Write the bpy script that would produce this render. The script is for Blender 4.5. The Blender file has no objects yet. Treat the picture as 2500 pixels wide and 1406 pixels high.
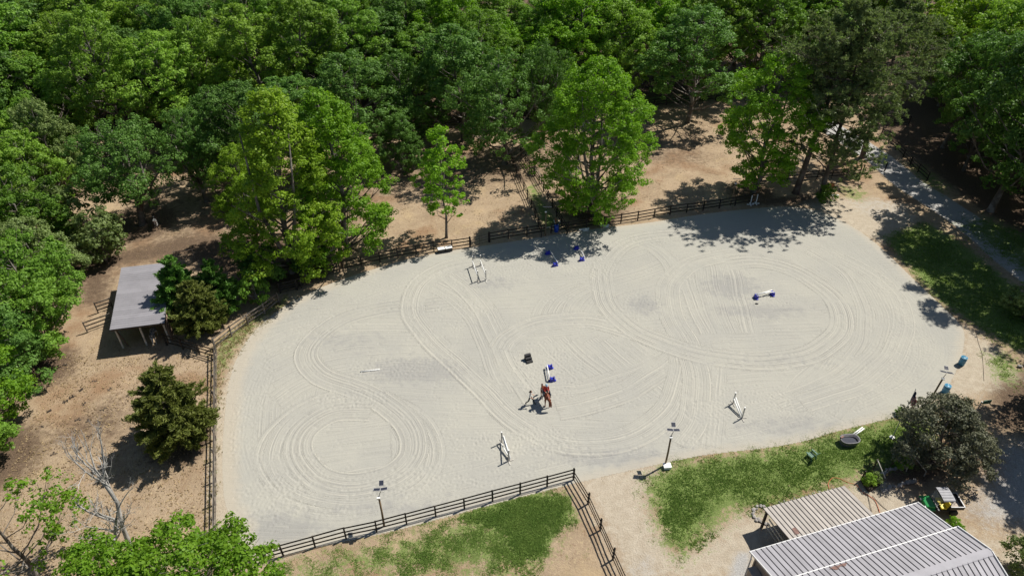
import bpy, bmesh, math, random
import numpy as np
from mathutils import Vector, Matrix, Euler

R = math.radians
SC = bpy.context.scene
COL = SC.collection
random.seed(7)

# ------------------------------------------------------------------ camera, sky, sun, exposure
CAM_H, PITCH, FPX = 46.0, R(37), 1700.0
cam_data = bpy.data.cameras.new('camera')
cam_data.sensor_width = 36
cam_data.lens = 36 * FPX / 2500
cam_data.clip_start = 0.5
cam_data.clip_end = 6000
cam = bpy.data.objects.new('camera', cam_data)
COL.objects.link(cam)
cam.location = (0, 0, CAM_H)
cam.rotation_euler = (R(90) - PITCH, 0, 0)
SC.camera = cam

SUN_AZ, SUN_EL = R(58.5), R(54.0)          # azimuth from +Y towards +X
world = bpy.data.worlds.new('World')
SC.world = world
world.use_nodes = True
wn = world.node_tree
for n in list(wn.nodes):
    wn.nodes.remove(n)
sky = wn.nodes.new('ShaderNodeTexSky')
sky.sky_type = 'NISHITA'
sky.sun_disc = False
sky.sun_elevation = SUN_EL
sky.sun_rotation = SUN_AZ
sky.air_density = 1.0
sky.dust_density = 0.6
bg = wn.nodes.new('ShaderNodeBackground')
bg.inputs['Strength'].default_value = 0.06
wo = wn.nodes.new('ShaderNodeOutputWorld')
wn.links.new(sky.outputs[0], bg.inputs[0])
wn.links.new(bg.outputs[0], wo.inputs[0])

sun_data = bpy.data.lights.new('sun', 'SUN')
sun_data.energy = 5.0
sun_data.angle = R(0.53)
sun_data.color = (1.0, 0.95, 0.86)
sun = bpy.data.objects.new('sun', sun_data)
COL.objects.link(sun)
sd = Vector((math.sin(SUN_AZ) * math.cos(SUN_EL), math.cos(SUN_AZ) * math.cos(SUN_EL), math.sin(SUN_EL)))
sun.rotation_euler = (-sd).to_track_quat('-Z', 'Y').to_euler()
sun.location = sd * 200

SC.view_settings.view_transform = 'Standard'
SC.view_settings.look = 'None'
SC.view_settings.exposure = 0.3
SC.view_settings.gamma = 1.0
SC.view_settings.use_curve_mapping = False

# ------------------------------------------------------------------ measuring: photo pixel -> point of the place
def ray(px, py):
    x = px - 1250.0
    y = 703.0 - py
    return np.array([x, FPX * math.cos(PITCH) + y * math.sin(PITCH), -FPX * math.sin(PITCH) + y * math.cos(PITCH)])

def G(px, py, z=0.0):
    d = ray(px, py)
    t = (z - CAM_H) / d[2]
    return Vector((d[0] * t, d[1] * t, z))

def top_h(base, top):
    b = G(*base)
    d = ray(*top)
    return CAM_H + d[2] * math.hypot(b.x, b.y) / math.hypot(d[0], d[1])

# ------------------------------------------------------------------ materials
MATS = {}
def nodes_of(name):
    m = bpy.data.materials.new(name)
    m.use_nodes = True
    nt = m.node_tree
    for n in list(nt.nodes):
        nt.nodes.remove(n)
    out = nt.nodes.new('ShaderNodeOutputMaterial')
    MATS[name] = m
    return m, nt, out

def N(nt, typ, **kw):
    n = nt.nodes.new(typ)
    for k, v in kw.items():
        if k.startswith('i_'):
            n.inputs[k[2:].replace('_', ' ')].default_value = v
        else:
            setattr(n, k, v)
    return n

def noise(nt, co, scale, detail=4, rough=0.55):
    n = N(nt, 'ShaderNodeTexNoise')
    n.inputs['Scale'].default_value = scale
    n.inputs['Detail'].default_value = detail
    n.inputs['Roughness'].default_value = rough
    if co is not None:
        nt.links.new(co, n.inputs['Vector'])
    return n.outputs['Fac']

def mathn(nt, op, a, b=None, c=None, clamp=False):
    n = N(nt, 'ShaderNodeMath', operation=op)
    n.use_clamp = clamp
    for i, v in enumerate((a, b, c)):
        if v is None:
            continue
        if hasattr(v, 'is_output') or hasattr(v, 'links'):
            nt.links.new(v, n.inputs[i])
        else:
            n.inputs[i].default_value = v
    return n.outputs[0]

def sstep(nt, x, a, b):
    n = N(nt, 'ShaderNodeMapRange', interpolation_type='SMOOTHSTEP')
    n.inputs[1].default_value = a
    n.inputs[2].default_value = b
    nt.links.new(x, n.inputs[0])
    return n.outputs[0]

def mixc(nt, f, a, b, mode='MIX'):
    n = N(nt, 'ShaderNodeMix', data_type='RGBA', blend_type=mode)
    for s, v in ((0, f), (6, a), (7, b)):
        if isinstance(v, (tuple, list)):
            n.inputs[s].default_value = (*v[:3], 1)
        elif isinstance(v, (int, float)):
            n.inputs[s].default_value = v
        else:
            nt.links.new(v, n.inputs[s])
    return n.outputs[2]

def attr(nt, name):
    return N(nt, 'ShaderNodeAttribute', attribute_name=name).outputs['Fac']

def principled(nt, out, col, rough=0.7, metal=0.0, spec=0.5, bump=None, bstr=0.3, bdist=0.02):
    p = N(nt, 'ShaderNodeBsdfPrincipled')
    if isinstance(col, (tuple, list)):
        p.inputs['Base Color'].default_value = (*col[:3], 1)
    else:
        nt.links.new(col, p.inputs['Base Color'])
    if hasattr(rough, 'links'):
        nt.links.new(rough, p.inputs['Roughness'])
    else:
        p.inputs['Roughness'].default_value = rough
    p.inputs['Metallic'].default_value = metal
    p.inputs['Specular IOR Level'].default_value = spec
    if bump is not None:
        b = N(nt, 'ShaderNodeBump')
        b.inputs['Strength'].default_value = bstr
        b.inputs['Distance'].default_value = bdist
        nt.links.new(bump, b.inputs['Height'])
        nt.links.new(b.outputs[0], p.inputs['Normal'])
    nt.links.new(p.outputs[0], out.inputs[0])
    return p

def objco(nt):
    return N(nt, 'ShaderNodeTexCoord').outputs['Object']

def geopos(nt):
    return N(nt, 'ShaderNodeNewGeometry').outputs['Position']

def plain(name, col, rough=0.6, metal=0.0, var=0.25, scale=6.0, spec=0.5, obj_var=0.0):
    """painted or solid surface with mottling, per-object tone and light dirt"""
    m, nt, out = nodes_of(name)
    co = objco(nt)
    f = noise(nt, co, scale, 5)
    dark = tuple(c * (1 - var) for c in col)
    lite = tuple(min(1, c * (1 + var * 0.6)) for c in col)
    c = mixc(nt, sstep(nt, f, 0.3, 0.7), dark, lite)
    if obj_var:
        rnd = N(nt, 'ShaderNodeObjectInfo').outputs['Random']
        k = mathn(nt, 'MULTIPLY_ADD', rnd, obj_var, 1 - obj_var / 2)
        vm = N(nt, 'ShaderNodeVectorMath', operation='SCALE')
        nt.links.new(c, vm.inputs[0])
        nt.links.new(k, vm.inputs['Scale'])
        c = vm.outputs[0]
    rr = mathn(nt, 'MULTIPLY_ADD', noise(nt, co, scale * 2, 2), 0.25, rough - 0.12, clamp=True)
    principled(nt, out, c, rr, metal, spec, f, 0.15, 0.01)
    return m

def wood(name, col, grey, stretch=(1, 14, 14), obj_var=0.4):
    m, nt, out = nodes_of(name)
    mp = N(nt, 'ShaderNodeMapping')
    nt.links.new(objco(nt), mp.inputs[0])
    mp.inputs['Scale'].default_value = stretch
    f = noise(nt, mp.outputs[0], 2.5, 6, 0.6)
    g = noise(nt, geopos(nt), 0.9, 4)
    c = mixc(nt, sstep(nt, f, 0.3, 0.75), tuple(x * 0.6 for x in col), col)
    c = mixc(nt, sstep(nt, g, 0.42, 0.68), c, grey)
    rnd = N(nt, 'ShaderNodeObjectInfo').outputs['Random']
    vm = N(nt, 'ShaderNodeVectorMath', operation='SCALE')
    nt.links.new(c, vm.inputs[0])
    nt.links.new(mathn(nt, 'MULTIPLY_ADD', rnd, obj_var, 1 - obj_var / 2), vm.inputs['Scale'])
    principled(nt, out, vm.outputs[0], 0.8, 0, 0.3, f, 0.3, 0.01)
    return m

def leafmat(name, c1, c2, tr, transl=0.34, objv=0.35, hue=None):
    """two-sided leaf: reflects and lets light through; tone varies leaf by leaf and tree by tree"""
    m, nt, out = nodes_of(name)
    geo = N(nt, 'ShaderNodeNewGeometry')
    oi = N(nt, 'ShaderNodeObjectInfo').outputs['Random']
    big = noise(nt, geo.outputs['Position'], 0.55, 2)
    r = mathn(nt, 'MULTIPLY_ADD', geo.outputs['Random Per Island'], 0.6, mathn(nt, 'MULTIPLY_ADD', big, 1.2, -0.4), clamp=True)
    c = mixc(nt, r, c1, c2)
    if hue:
        c = mixc(nt, mathn(nt, 'POWER', oi, 1.6), c, hue)
    k = mathn(nt, 'MULTIPLY_ADD', mathn(nt, 'FRACT', mathn(nt, 'MULTIPLY', oi, 7.31)), objv, 1 - objv / 2)
    vm = N(nt, 'ShaderNodeVectorMath', operation='SCALE')
    nt.links.new(c, vm.inputs[0])
    nt.links.new(k, vm.inputs['Scale'])
    p = N(nt, 'ShaderNodeBsdfPrincipled')
    p.inputs['Roughness'].default_value = 0.5
    p.inputs['Specular IOR Level'].default_value = 0.18
    nt.links.new(vm.outputs[0], p.inputs['Base Color'])
    t = N(nt, 'ShaderNodeBsdfTranslucent')
    vt = N(nt, 'ShaderNodeVectorMath', operation='MULTIPLY')
    nt.links.new(vm.outputs[0], vt.inputs[0])
    vt.inputs[1].default_value = tr
    nt.links.new(vt.outputs[0], t.inputs[0])
    mx = N(nt, 'ShaderNodeMixShader')
    mx.inputs[0].default_value = transl
    nt.links.new(p.outputs[0], mx.inputs[1])
    nt.links.new(t.outputs[0], mx.inputs[2])
    nt.links.new(mx.outputs[0], out.inputs[0])
    return m

leafmat('leaf_oak', (0.096, 0.205, 0.026), (0.182, 0.325, 0.044), (1.4, 1.5, 0.7), 0.34, 0.45, (0.215, 0.335, 0.045))
leafmat('leaf_oak_dark', (0.078, 0.168, 0.032), (0.142, 0.262, 0.052), (1.3, 1.4, 0.8), 0.32, 0.35)
leafmat('leaf_olive', (0.145, 0.205, 0.066), (0.220, 0.290, 0.095), (1.3, 1.4, 0.9), 0.32, 0.3)
leafmat('leaf_bright', (0.120, 0.262, 0.018), (0.225, 0.395, 0.030), (1.3, 1.4, 0.6), 0.40, 0.25)
leafmat('leaf_yellow', (0.150, 0.265, 0.020), (0.272, 0.395, 0.036), (1.3, 1.4, 0.6), 0.40, 0.25)
leafmat('leaf_dusky', (0.095, 0.105, 0.062), (0.180, 0.182, 0.120), (1.1, 1.2, 0.8), 0.18, 0.1)
leafmat('needle_pine', (0.129, 0.182, 0.065), (0.215, 0.275, 0.099), (1.2, 1.3, 0.8), 0.28, 0.2)
leafmat('needle_cedar', (0.110, 0.140, 0.030), (0.195, 0.220, 0.055), (1.3, 1.4, 0.7), 0.28, 0.2)
leafmat('needle_green', (0.075, 0.175, 0.030), (0.140, 0.270, 0.050), (1.3, 1.5, 0.8), 0.28, 0.2)
leafmat('leaf_gum', (0.085, 0.190, 0.014), (0.180, 0.310, 0.026), (1.4, 1.4, 0.6), 0.40, 0.22)
leafmat('fallen_leaf', (0.10, 0.062, 0.035), (0.48, 0.36, 0.20), (1.0, 1.0, 0.9), 0.1, 0.0)
leafmat('grass_blade', (0.120, 0.215, 0.042), (0.245, 0.335, 0.090), (1.4, 1.4, 0.7), 0.35, 0.0)
leafmat('grass_dry', (0.22, 0.19, 0.08), (0.34, 0.29, 0.14), (1.1, 1.1, 0.8), 0.25, 0.0)
wood('bark_brown', (0.135, 0.112, 0.092), (0.25, 0.23, 0.21), (9, 9, 1.2), 0.3)
wood('bark_pine', (0.115, 0.085, 0.068), (0.17, 0.145, 0.125), (7, 7, 1.2), 0.1)
wood('bark_dead', (0.44, 0.42, 0.39), (0.55, 0.53, 0.50), (7, 7, 1.4), 0.1)
wood('fence_black', (0.030, 0.024, 0.020), (0.046, 0.037, 0.030), (1.2, 14, 14), 0.5)
wood('fence_weathered', (0.125, 0.105, 0.090), (0.215, 0.19, 0.165), (1.2, 14, 14), 0.5)
wood('pole_wood', (0.20, 0.135, 0.075), (0.24, 0.185, 0.125), (9, 9, 1.0), 0.2)
wood('timber_dark', (0.055, 0.040, 0.030), (0.09, 0.07, 0.055), (9, 9, 1.0), 0.3)
wood('timber_pale', (0.50, 0.47, 0.42), (0.62, 0.60, 0.55), (9, 9, 1.0), 0.2)
wood('shed_board', (0.36, 0.235, 0.185), (0.46, 0.33, 0.26), (1, 9, 9), 0.3)
plain('white_paint', (0.80, 0.80, 0.78), 0.5, 0, 0.12, 4, obj_var=0.12)
plain('white_trim', (0.60, 0.60, 0.60), 0.5, 0, 0.08, 2)
plain('blue_block', (0.012, 0.022, 0.40), 0.4, 0, 0.2, 3, obj_var=0.2)
plain('barrel_teal', (0.055, 0.23, 0.37), 0.42, 0, 0.18, 3, obj_var=0.15)
plain('barrel_blue', (0.010, 0.07, 0.46), 0.45, 0, 0.2, 3)
plain('black_plastic', (0.018, 0.018, 0.02), 0.5, 0, 0.2, 5)
plain('trough_grey', (0.16, 0.155, 0.165), 0.55, 0, 0.25, 5)
plain('solar_cell', (0.022, 0.026, 0.045), 0.6, 0, 0.2, 9, 0.25)
plain('frame_metal', (0.42, 0.42, 0.44), 0.55, 0.15, 0.15, 5)
plain('dark_metal', (0.04, 0.04, 0.042), 0.5, 0.4, 0.2, 5)
plain('pipe_grey', (0.30, 0.31, 0.32), 0.45, 0.6, 0.2, 5)
plain('green_paint', (0.020, 0.255, 0.065), 0.3, 0, 0.12, 2)
plain('seat_yellow', (0.62, 0.50, 0.03), 0.45, 0, 0.15, 4)
plain('chair_green', (0.05, 0.15, 0.095), 0.5, 0, 0.2, 4)
plain('roof_vinyl', (0.27, 0.27, 0.29), 0.6, 0, 0.2, 3)
plain('rubber', (0.022, 0.022, 0.022), 0.85, 0, 0.3, 7)
plain('bed_liner', (0.40, 0.34, 0.29), 0.8, 0, 0.25, 3)
plain('stone', (0.31, 0.29, 0.27), 0.85, 0, 0.4, 5, obj_var=0.5)
plain('hose_orange', (0.50, 0.13, 0.045), 0.5, 0, 0.2, 3)
plain('hose_dark', (0.10, 0.075, 0.055), 0.6, 0, 0.2, 3)
plain('barn_wall', (0.34, 0.275, 0.22), 0.7, 0, 0.15, 1.5)
plain('rust_orange', (0.32, 0.13, 0.05), 0.8, 0, 0.4, 4)
plain('cloth_red', (0.46, 0.035, 0.025), 0.85, 0, 0.25, 8)
plain('cloth_white', (0.62, 0.61, 0.59), 0.85, 0, 0.15, 8)
plain('cloth_dark', (0.022, 0.022, 0.026), 0.85, 0, 0.25, 8)
plain('cloth_grey', (0.11, 0.12, 0.14), 0.85, 0, 0.25, 8)
plain('cloth_navy', (0.012, 0.018, 0.06), 0.85, 0, 0.25, 8)
plain('helmet_blue', (0.24, 0.36, 0.48), 0.3, 0, 0.1, 6)
plain('skin', (0.52, 0.31, 0.22), 0.6, 0, 0.12, 9)
plain('hair_dark', (0.028, 0.018, 0.013), 0.6, 0, 0.3, 9)
plain('leather_dark', (0.030, 0.018, 0.012), 0.5, 0, 0.3, 9)
plain('horse_chestnut', (0.175, 0.042, 0.015), 0.5, 0, 0.35, 2.2)
plain('horse_mane', (0.13, 0.035, 0.014), 0.6, 0, 0.3, 9)
plain('mane_black', (0.02, 0.017, 0.015), 0.6, 0, 0.3, 9)

def spotted(name, base, spot, scale, lo, hi):
    m, nt, out = nodes_of(name)
    f = noise(nt, objco(nt), scale, 2)
    c = mixc(nt, sstep(nt, f, lo, hi), base, spot)
    principled(nt, out, c, 0.6, 0, 0.3)
spotted('horse_appaloosa', (0.40, 0.39, 0.37), (0.03, 0.026, 0.024), 9, 0.50, 0.56)
spotted('horse_pinto', (0.045, 0.03, 0.024), (0.55, 0.54, 0.52), 1.5, 0.55, 0.58)

def flagmat():
    m, nt, out = nodes_of('flag_stripes')
    uv = N(nt, 'ShaderNodeAttribute', attribute_name='stripe').outputs['Fac']
    f = mathn(nt, 'GREATER_THAN', mathn(nt, 'FRACT', mathn(nt, 'MULTIPLY', uv, 6.5)), 0.5)
    c = mixc(nt, f, (0.30, 0.02, 0.035), (0.5, 0.46, 0.46))
    p = principled(nt, out, c, 0.8, 0, 0.2)
flagmat()

def glassmat():
    m, nt, out = nodes_of('windshield')
    p = N(nt, 'ShaderNodeBsdfPrincipled')
    p.inputs['Base Color'].default_value = (0.55, 0.65, 0.68, 1)
    p.inputs['Roughness'].default_value = 0.05
    t = N(nt, 'ShaderNodeBsdfTransparent')
    mx = N(nt, 'ShaderNodeMixShader')
    mx.inputs[0].default_value = 0.22
    nt.links.new(t.outputs[0], mx.inputs[1])
    nt.links.new(p.outputs[0], mx.inputs[2])
    nt.links.new(mx.outputs[0], out.inputs[0])
glassmat()

def metalroof(name, col, stain, rust_seed):
    m, nt, out = nodes_of(name)
    co = geopos(nt)
    oi = N(nt, 'ShaderNodeObjectInfo').outputs['Random']
    f = noise(nt, co, 0.8, 5, 0.6)
    g = noise(nt, co, 9.0, 3, 0.7)
    c = mixc(nt, sstep(nt, f, 0.35, 0.7), col, tuple(x * 0.86 for x in col))
    c = mixc(nt, mathn(nt, 'MULTIPLY', sstep(nt, g, 0.55, 0.75), 0.35), c, stain)
    vm = N(nt, 'ShaderNodeVectorMath', operation='SCALE')
    nt.links.new(c, vm.inputs[0])
    nt.links.new(mathn(nt, 'MULTIPLY_ADD', oi, 0.2, 0.9), vm.inputs['Scale'])
    principled(nt, out, vm.outputs[0], mathn(nt, 'MULTIPLY_ADD', f, 0.25, 0.45), 0.12, 0.4)
metalroof('roof_grey', (0.36, 0.35, 0.375), (0.28, 0.265, 0.275), 1)
metalroof('roof_tan', (0.40, 0.365, 0.33), (0.35, 0.305, 0.27), 2)
metalroof('roof_shed', (0.29, 0.28, 0.30), (0.20, 0.185, 0.19), 3)
plain('roof_rust', (0.20, 0.115, 0.095), 0.8, 0, 0.3, 5)
plain('roof_seam', (0.075, 0.070, 0.074), 0.6, 0.2, 0.2, 5)  # dark tone has the ribs' shadow side painted in, along with dirt

# ------------------------------------------------------------------ mesh builder
class MB:
    def __init__(s):
        s.v, s.f = [], []
    def add(s, vs, fs):
        b = len(s.v)
        s.v.extend([tuple(x) for x in vs])
        s.f.extend([tuple(i + b for i in q) for q in fs])
        return s
    def box(s, c, d, rz=0.0, rx=0.0, ry=0.0, taper=1.0):
        M = Euler((rx, ry, rz)).to_matrix()
        vs = []
        for z in (-.5, .5):
            k = taper if z > 0 else 1.0
            for x, y in ((-.5, -.5), (.5, -.5), (.5, .5), (-.5, .5)):
                vs.append(M @ Vector((x * d[0] * k, y * d[1] * k, z * d[2])) + Vector(c))
        return s.add(vs, [(3, 2, 1, 0), (4, 5, 6, 7), (0, 1, 5, 4), (1, 2, 6, 5), (2, 3, 7, 6), (3, 0, 4, 7)])
    def beam(s, a, b, w, h, up=(0, 0, 1)):
        a, b = Vector(a), Vector(b)
        d = (b - a).normalized()
        u = Vector(up)
        if abs(d.dot(u)) > 0.98:
            u = Vector((0, 1, 0))
        x = d.cross(u).normalized()
        y = x.cross(d).normalized()
        vs = []
        for p in (a, b):
            for i, j in ((-1, -1), (1, -1), (1, 1), (-1, 1)):
                vs.append(p + x * (i * w / 2) + y * (j * h / 2))
        return s.add(vs, [(3, 2, 1, 0), (4, 5, 6, 7), (0, 1, 5, 4), (1, 2, 6, 5), (2, 3, 7, 6), (3, 0, 4, 7)])
    def tube(s, pts, rad, n=6, cap=True):
        pts = [Vector(p) for p in pts]
        if not isinstance(rad, (list, tuple)):
            rad = [rad] * len(pts)
        rings = []
        for i, p in enumerate(pts):
            d = (pts[min(i + 1, len(pts) - 1)] - pts[max(i - 1, 0)])
            d = d.normalized() if d.length > 1e-6 else Vector((0, 0, 1))
            u = Vector((0, 0, 1)) if abs(d.z) < 0.9 else Vector((0, 1, 0))
            x = d.cross(u).normalized()
            y = d.cross(x).normalized()
            rings.append([p + (x * math.cos(2 * math.pi * k / n) + y * math.sin(2 * math.pi * k / n)) * rad[i] for k in range(n)])
        vs = [v for r in rings for v in r]
        fs = []
        for i in range(len(pts) - 1):
            for k in range(n):
                k2 = (k + 1) % n
                fs.append((i * n + k, i * n + k2, (i + 1) * n + k2, (i + 1) * n + k))
        if cap:
            fs.append(tuple(range(n - 1, -1, -1)))
            fs.append(tuple((len(pts) - 1) * n + k for k in range(n)))
        return s.add(vs, fs)
    def lathe(s, prof, c=(0, 0, 0), n=16, sx=1.0, sy=1.0):
        vs, fs = [], []
        for r, z in prof:
            for k in range(n):
                a = 2 * math.pi * k / n
                vs.append((c[0] + r * math.cos(a) * sx, c[1] + r * math.sin(a) * sy, c[2] + z))
        for i in range(len(prof) - 1):
            for k in range(n):
                k2 = (k + 1) % n
                fs.append((i * n + k, i * n + k2, (i + 1) * n + k2, (i + 1) * n + k))
        fs.append(tuple(range(n - 1, -1, -1)))
        fs.append(tuple((len(prof) - 1) * n + k for k in range(n)))
        return s.add(vs, fs)
    def mesh(s, name, mat, smooth=False):
        me = bpy.data.meshes.new(name)
        me.from_pydata(s.v, [], s.f)
        me.materials.append(MATS[mat])
        if smooth:
            me.shade_smooth()
        me.update()
        return me
    def build(s, name, mat, parent=None, smooth=False, bevel=0.0):
        o = put(name, s.mesh(name, mat, smooth), parent)
        if bevel:
            b = o.modifiers.new('bevel', 'BEVEL')
            b.width = bevel
            b.segments = 2
            b.limit_method = 'ANGLE'
        return o

def put(name, me, parent=None, loc=(0, 0, 0), rot=(0, 0, 0), scale=(1, 1, 1)):
    o = bpy.data.objects.new(name, me)
    COL.objects.link(o)
    o.parent = parent
    o.location, o.rotation_euler, o.scale = loc, rot, scale
    return o

def tag(o, label, cat, group=None):
    o['label'] = label
    o['category'] = cat
    if group:
        o['group'] = group
    return o

def thing(name, label, cat, loc=(0, 0, 0), rz=0.0, group=None):
    o = bpy.data.objects.new(name, None)
    o.empty_display_size = 0.3
    COL.objects.link(o)
    o.location = loc
    o.rotation_euler = (0, 0, rz)
    return tag(o, label, cat, group)

def dup(root, loc, rz, label=None, scale=None, group=None):
    r = root.copy()
    COL.objects.link(r)
    r.location = loc
    r.rotation_euler = (0, 0, rz)
    if scale:
        r.scale = scale
    if label:
        r['label'] = label
    if group:
        r['group'] = group
    for ch in list(root.children):
        c = ch.copy()
        COL.objects.link(c)
        c.parent = r
        for g in list(ch.children):
            d = g.copy()
            COL.objects.link(d)
            d.parent = c
    return r

def fastmesh(name, V, F, mat, smooth=False):
    """V (n,3) float, F (m,k) int -> mesh"""
    me = bpy.data.meshes.new(name)
    V = np.ascontiguousarray(V, dtype=np.float32)
    F = np.ascontiguousarray(F, dtype=np.int32)
    m, k = F.shape
    me.vertices.add(len(V))
    me.vertices.foreach_set('co', V.ravel())
    me.loops.add(m * k)
    me.loops.foreach_set('vertex_index', F.ravel())
    me.polygons.add(m)
    me.polygons.foreach_set('loop_start', np.arange(0, m * k, k, dtype=np.int32))
    me.polygons.foreach_set('loop_total', np.full(m, k, dtype=np.int32))
    me.update(calc_edges=True)
    me.polygons.foreach_set('use_smooth', np.full(m, smooth, dtype=bool))
    if mat:
        me.materials.append(MATS[mat])
    return me

def setattr_f(me, name, arr):
    a = me.attributes.new(name, 'FLOAT', 'POINT')
    a.data.foreach_set('value', np.ascontiguousarray(arr, dtype=np.float32).ravel())
# ------------------------------------------------------------------ the ground: one sheet, its covers as soft-edged areas
def pxpoly(pts):
    return np.array([tuple(G(*p))[:2] for p in pts])

def poly_sdf(X, Y, poly):
    """signed distance, positive inside"""
    n = len(poly)
    d2 = np.full(X.shape, 1e12)
    inside = np.zeros(X.shape, bool)
    for i in range(n):
        ax, ay = poly[i]
        bx, by = poly[(i + 1) % n]
        ex, ey = bx - ax, by - ay
        t = np.clip(((X - ax) * ex + (Y - ay) * ey) / (ex * ex + ey * ey + 1e-12), 0, 1)
        d2 = np.minimum(d2, (X - ax - t * ex) ** 2 + (Y - ay - t * ey) ** 2)
        c = ((ay > Y) != (by > Y)) & (X < (bx - ax) * (Y - ay) / (by - ay + 1e-12) + ax)
        inside ^= c
    d = np.sqrt(d2)
    return np.where(inside, d, -d)

def catmull(P, n=12, closed=False):
    P = [np.array(p, float) for p in P]
    if closed:
        Q = [P[-1]] + P + [P[0], P[1]]
    else:
        Q = [2 * P[0] - P[1]] + P + [2 * P[-1] - P[-2]]
    out = []
    for i in range(1, len(Q) - 2):
        for t in np.linspace(0, 1, n, endpoint=False):
            a, b, c, d = Q[i - 1], Q[i], Q[i + 1], Q[i + 2]
            out.append(0.5 * (2 * b + (c - a) * t + (2 * a - 5 * b + 4 * c - d) * t * t + (3 * b - a - 3 * c + d) * t ** 3))
    if not closed:
        out.append(P[-1])
    return np.array(out)

ARENA_PX = [(602, 1352), (585, 1290), (552, 1230), (545, 1120), (550, 1020), (562, 930), (592, 850), (640, 792), (705, 742),
            (790, 700), (890, 665), (1000, 633), (1100, 613), (1200, 598), (1320, 580), (1450, 560), (1580, 545), (1700, 526),
            (1820, 512), (1930, 506), (2010, 520), (2090, 560), (2150, 606), (2215, 668), (2285, 735), (2345, 795), (2352, 840),
            (2335, 900), (2295, 965), (2215, 1008), (2130, 1030), (2040, 1052), (1950, 1078), (1850, 1094), (1740, 1106),
            (1640, 1124), (1540, 1146), (1470, 1162), (1395, 1180), (1230, 1222), (1060, 1268), (930, 1301), (780, 1332), (690, 1352)]
ARENA = catmull(pxpoly(ARENA_PX), 4, True)

def axis(lo, hi, step, far):
    mid = np.arange(lo, hi + 1e-6, step)
    g = [step * 1.5 ** k for k in range(1, 40)]
    up, dn, a, b = [], [], hi, lo
    for s in g:
        a += s
        b -= s
        up.append(a)
        dn.append(b)
        if a > far and b < -far:
            break
    return np.concatenate([np.array(dn[::-1]), mid, np.array(up)])

xs = axis(-62, 62, 0.36, 3200)
ys = axis(18, 112, 0.36, 3200)
GX, GY = np.meshgrid(xs, ys)
ny, nx = GX.shape
rng = np.random.default_rng(3)

def soft(poly_px, feather):
    s = poly_sdf(GX, GY, pxpoly(poly_px))
    return np.clip(s / feather * 0.5 + 0.5, 0, 1)

near = (np.abs(GX) < 80) & (GY > 5) & (GY < 140)
grass = np.zeros(GX.shape)
for poly, fe, k in [
        ([(1570, 1175), (1640, 1128), (1750, 1108), (1860, 1093), (1960, 1073), (2080, 1040), (2190, 1015), (2270, 990), (2290, 1080), (2230, 1130), (2140, 1150),
          (2080, 1178), (1990, 1205), (1880, 1240), (1800, 1250), (1735, 1300), (1660, 1370), (1625, 1330), (1590, 1240)], 2.0, 1.0),
        ([(640, 1420), (690, 1372), (830, 1335), (1000, 1290), (1150, 1235), (1290, 1203), (1375, 1200), (1400, 1260), (1370, 1330), (1300, 1420)], 2.6, 0.74),
        ([(1130, 1262), (1180, 1240), (1300, 1207), (1380, 1215), (1398, 1265), (1350, 1290), (1330, 1350), (1270, 1365), (1240, 1300)], 1.2, 1.5),
        ([(2165, 580), (2260, 545), (2340, 590), (2500, 720), (2560, 860), (2480, 850), (2400, 800), (2300, 735), (2210, 640)], 1.8, 1.25),
        ([(2330, 545), (2400, 520), (2600, 600), (2700, 760), (2560, 730)], 2.5, 0.75),
        ([(2200, 395), (2260, 400), (2330, 460), (2300, 480), (2235, 440)], 2.0, 0.7),
        ([(2395, 860), (2460, 850), (2500, 900), (2480, 950), (2420, 930)], 1.6, 0.75),
        ([(1283, 455), (1305, 450), (1340, 510), (1370, 555), (1330, 562), (1312, 520)], 1.0, 0.9),
        ([(1560, 262), (1900, 236), (1900, 205), (1560, 235)], 2.0, 0.7),
        ([(2040, 440), (2130, 470), (2110, 500), (2050, 480)], 1.2, 0.6),
        ([(424, 790), (470, 790), (480, 825), (425, 825)], 1.0, 0.6),
        ([(520, 840), (600, 775), (700, 718), (725, 735), (640, 790), (585, 850), (545, 930), (528, 1010), (524, 1280), (514, 1280)], 0.9, 0.62),
        ([(2310, 1265), (2345, 1300), (2338, 1312), (2300, 1275)], 0.5, 0.9)]:
    grass = np.maximum(grass, soft(poly, fe) * k)

pale = np.zeros(GX.shape)        # pale sandy dirt
for poly, fe, k in [
        ([(522, 1000), (560, 900), (620, 790), (720, 725), (720, 760), (620, 850), (590, 950), (590, 1180), (640, 1300), (760, 1310), (740, 1345), (610, 1390), (520, 1330), (508, 1180)], 1.5, 1.0),
        ([(1400, 1165), (1470, 1140), (1560, 1130), (1640, 1125), (1600, 1180), (1590, 1250), (1640, 1340), (1700, 1330), (1800, 1250), (1890, 1240), (1960, 1300), (1850, 1420), (1530, 1420), (1470, 1290)], 2.4, 1.0),
        ([(2350, 790), (2450, 860), (2490, 920), (2400, 960), (2300, 990), (2240, 1010), (2290, 960), (2335, 880)], 2.0, 1.0),
        ([(1960, 500), (2000, 480), (2080, 485), (2130, 480), (2210, 500), (2250, 540), (2160, 600), (2100, 580), (2020, 545)], 2.4, 0.9),
        ([(2080, 1180), (2140, 1160), (2200, 1200), (2260, 1230), (2240, 1290), (2100, 1260), (2050, 1195)], 1.6, 0.95),
        ([(2330, 1290), (2380, 1290), (2560, 1330), (2560, 1450), (2440, 1430)], 3.0, 0.9)]:
    pale = np.maximum(pale, soft(poly, fe) * k)

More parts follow.
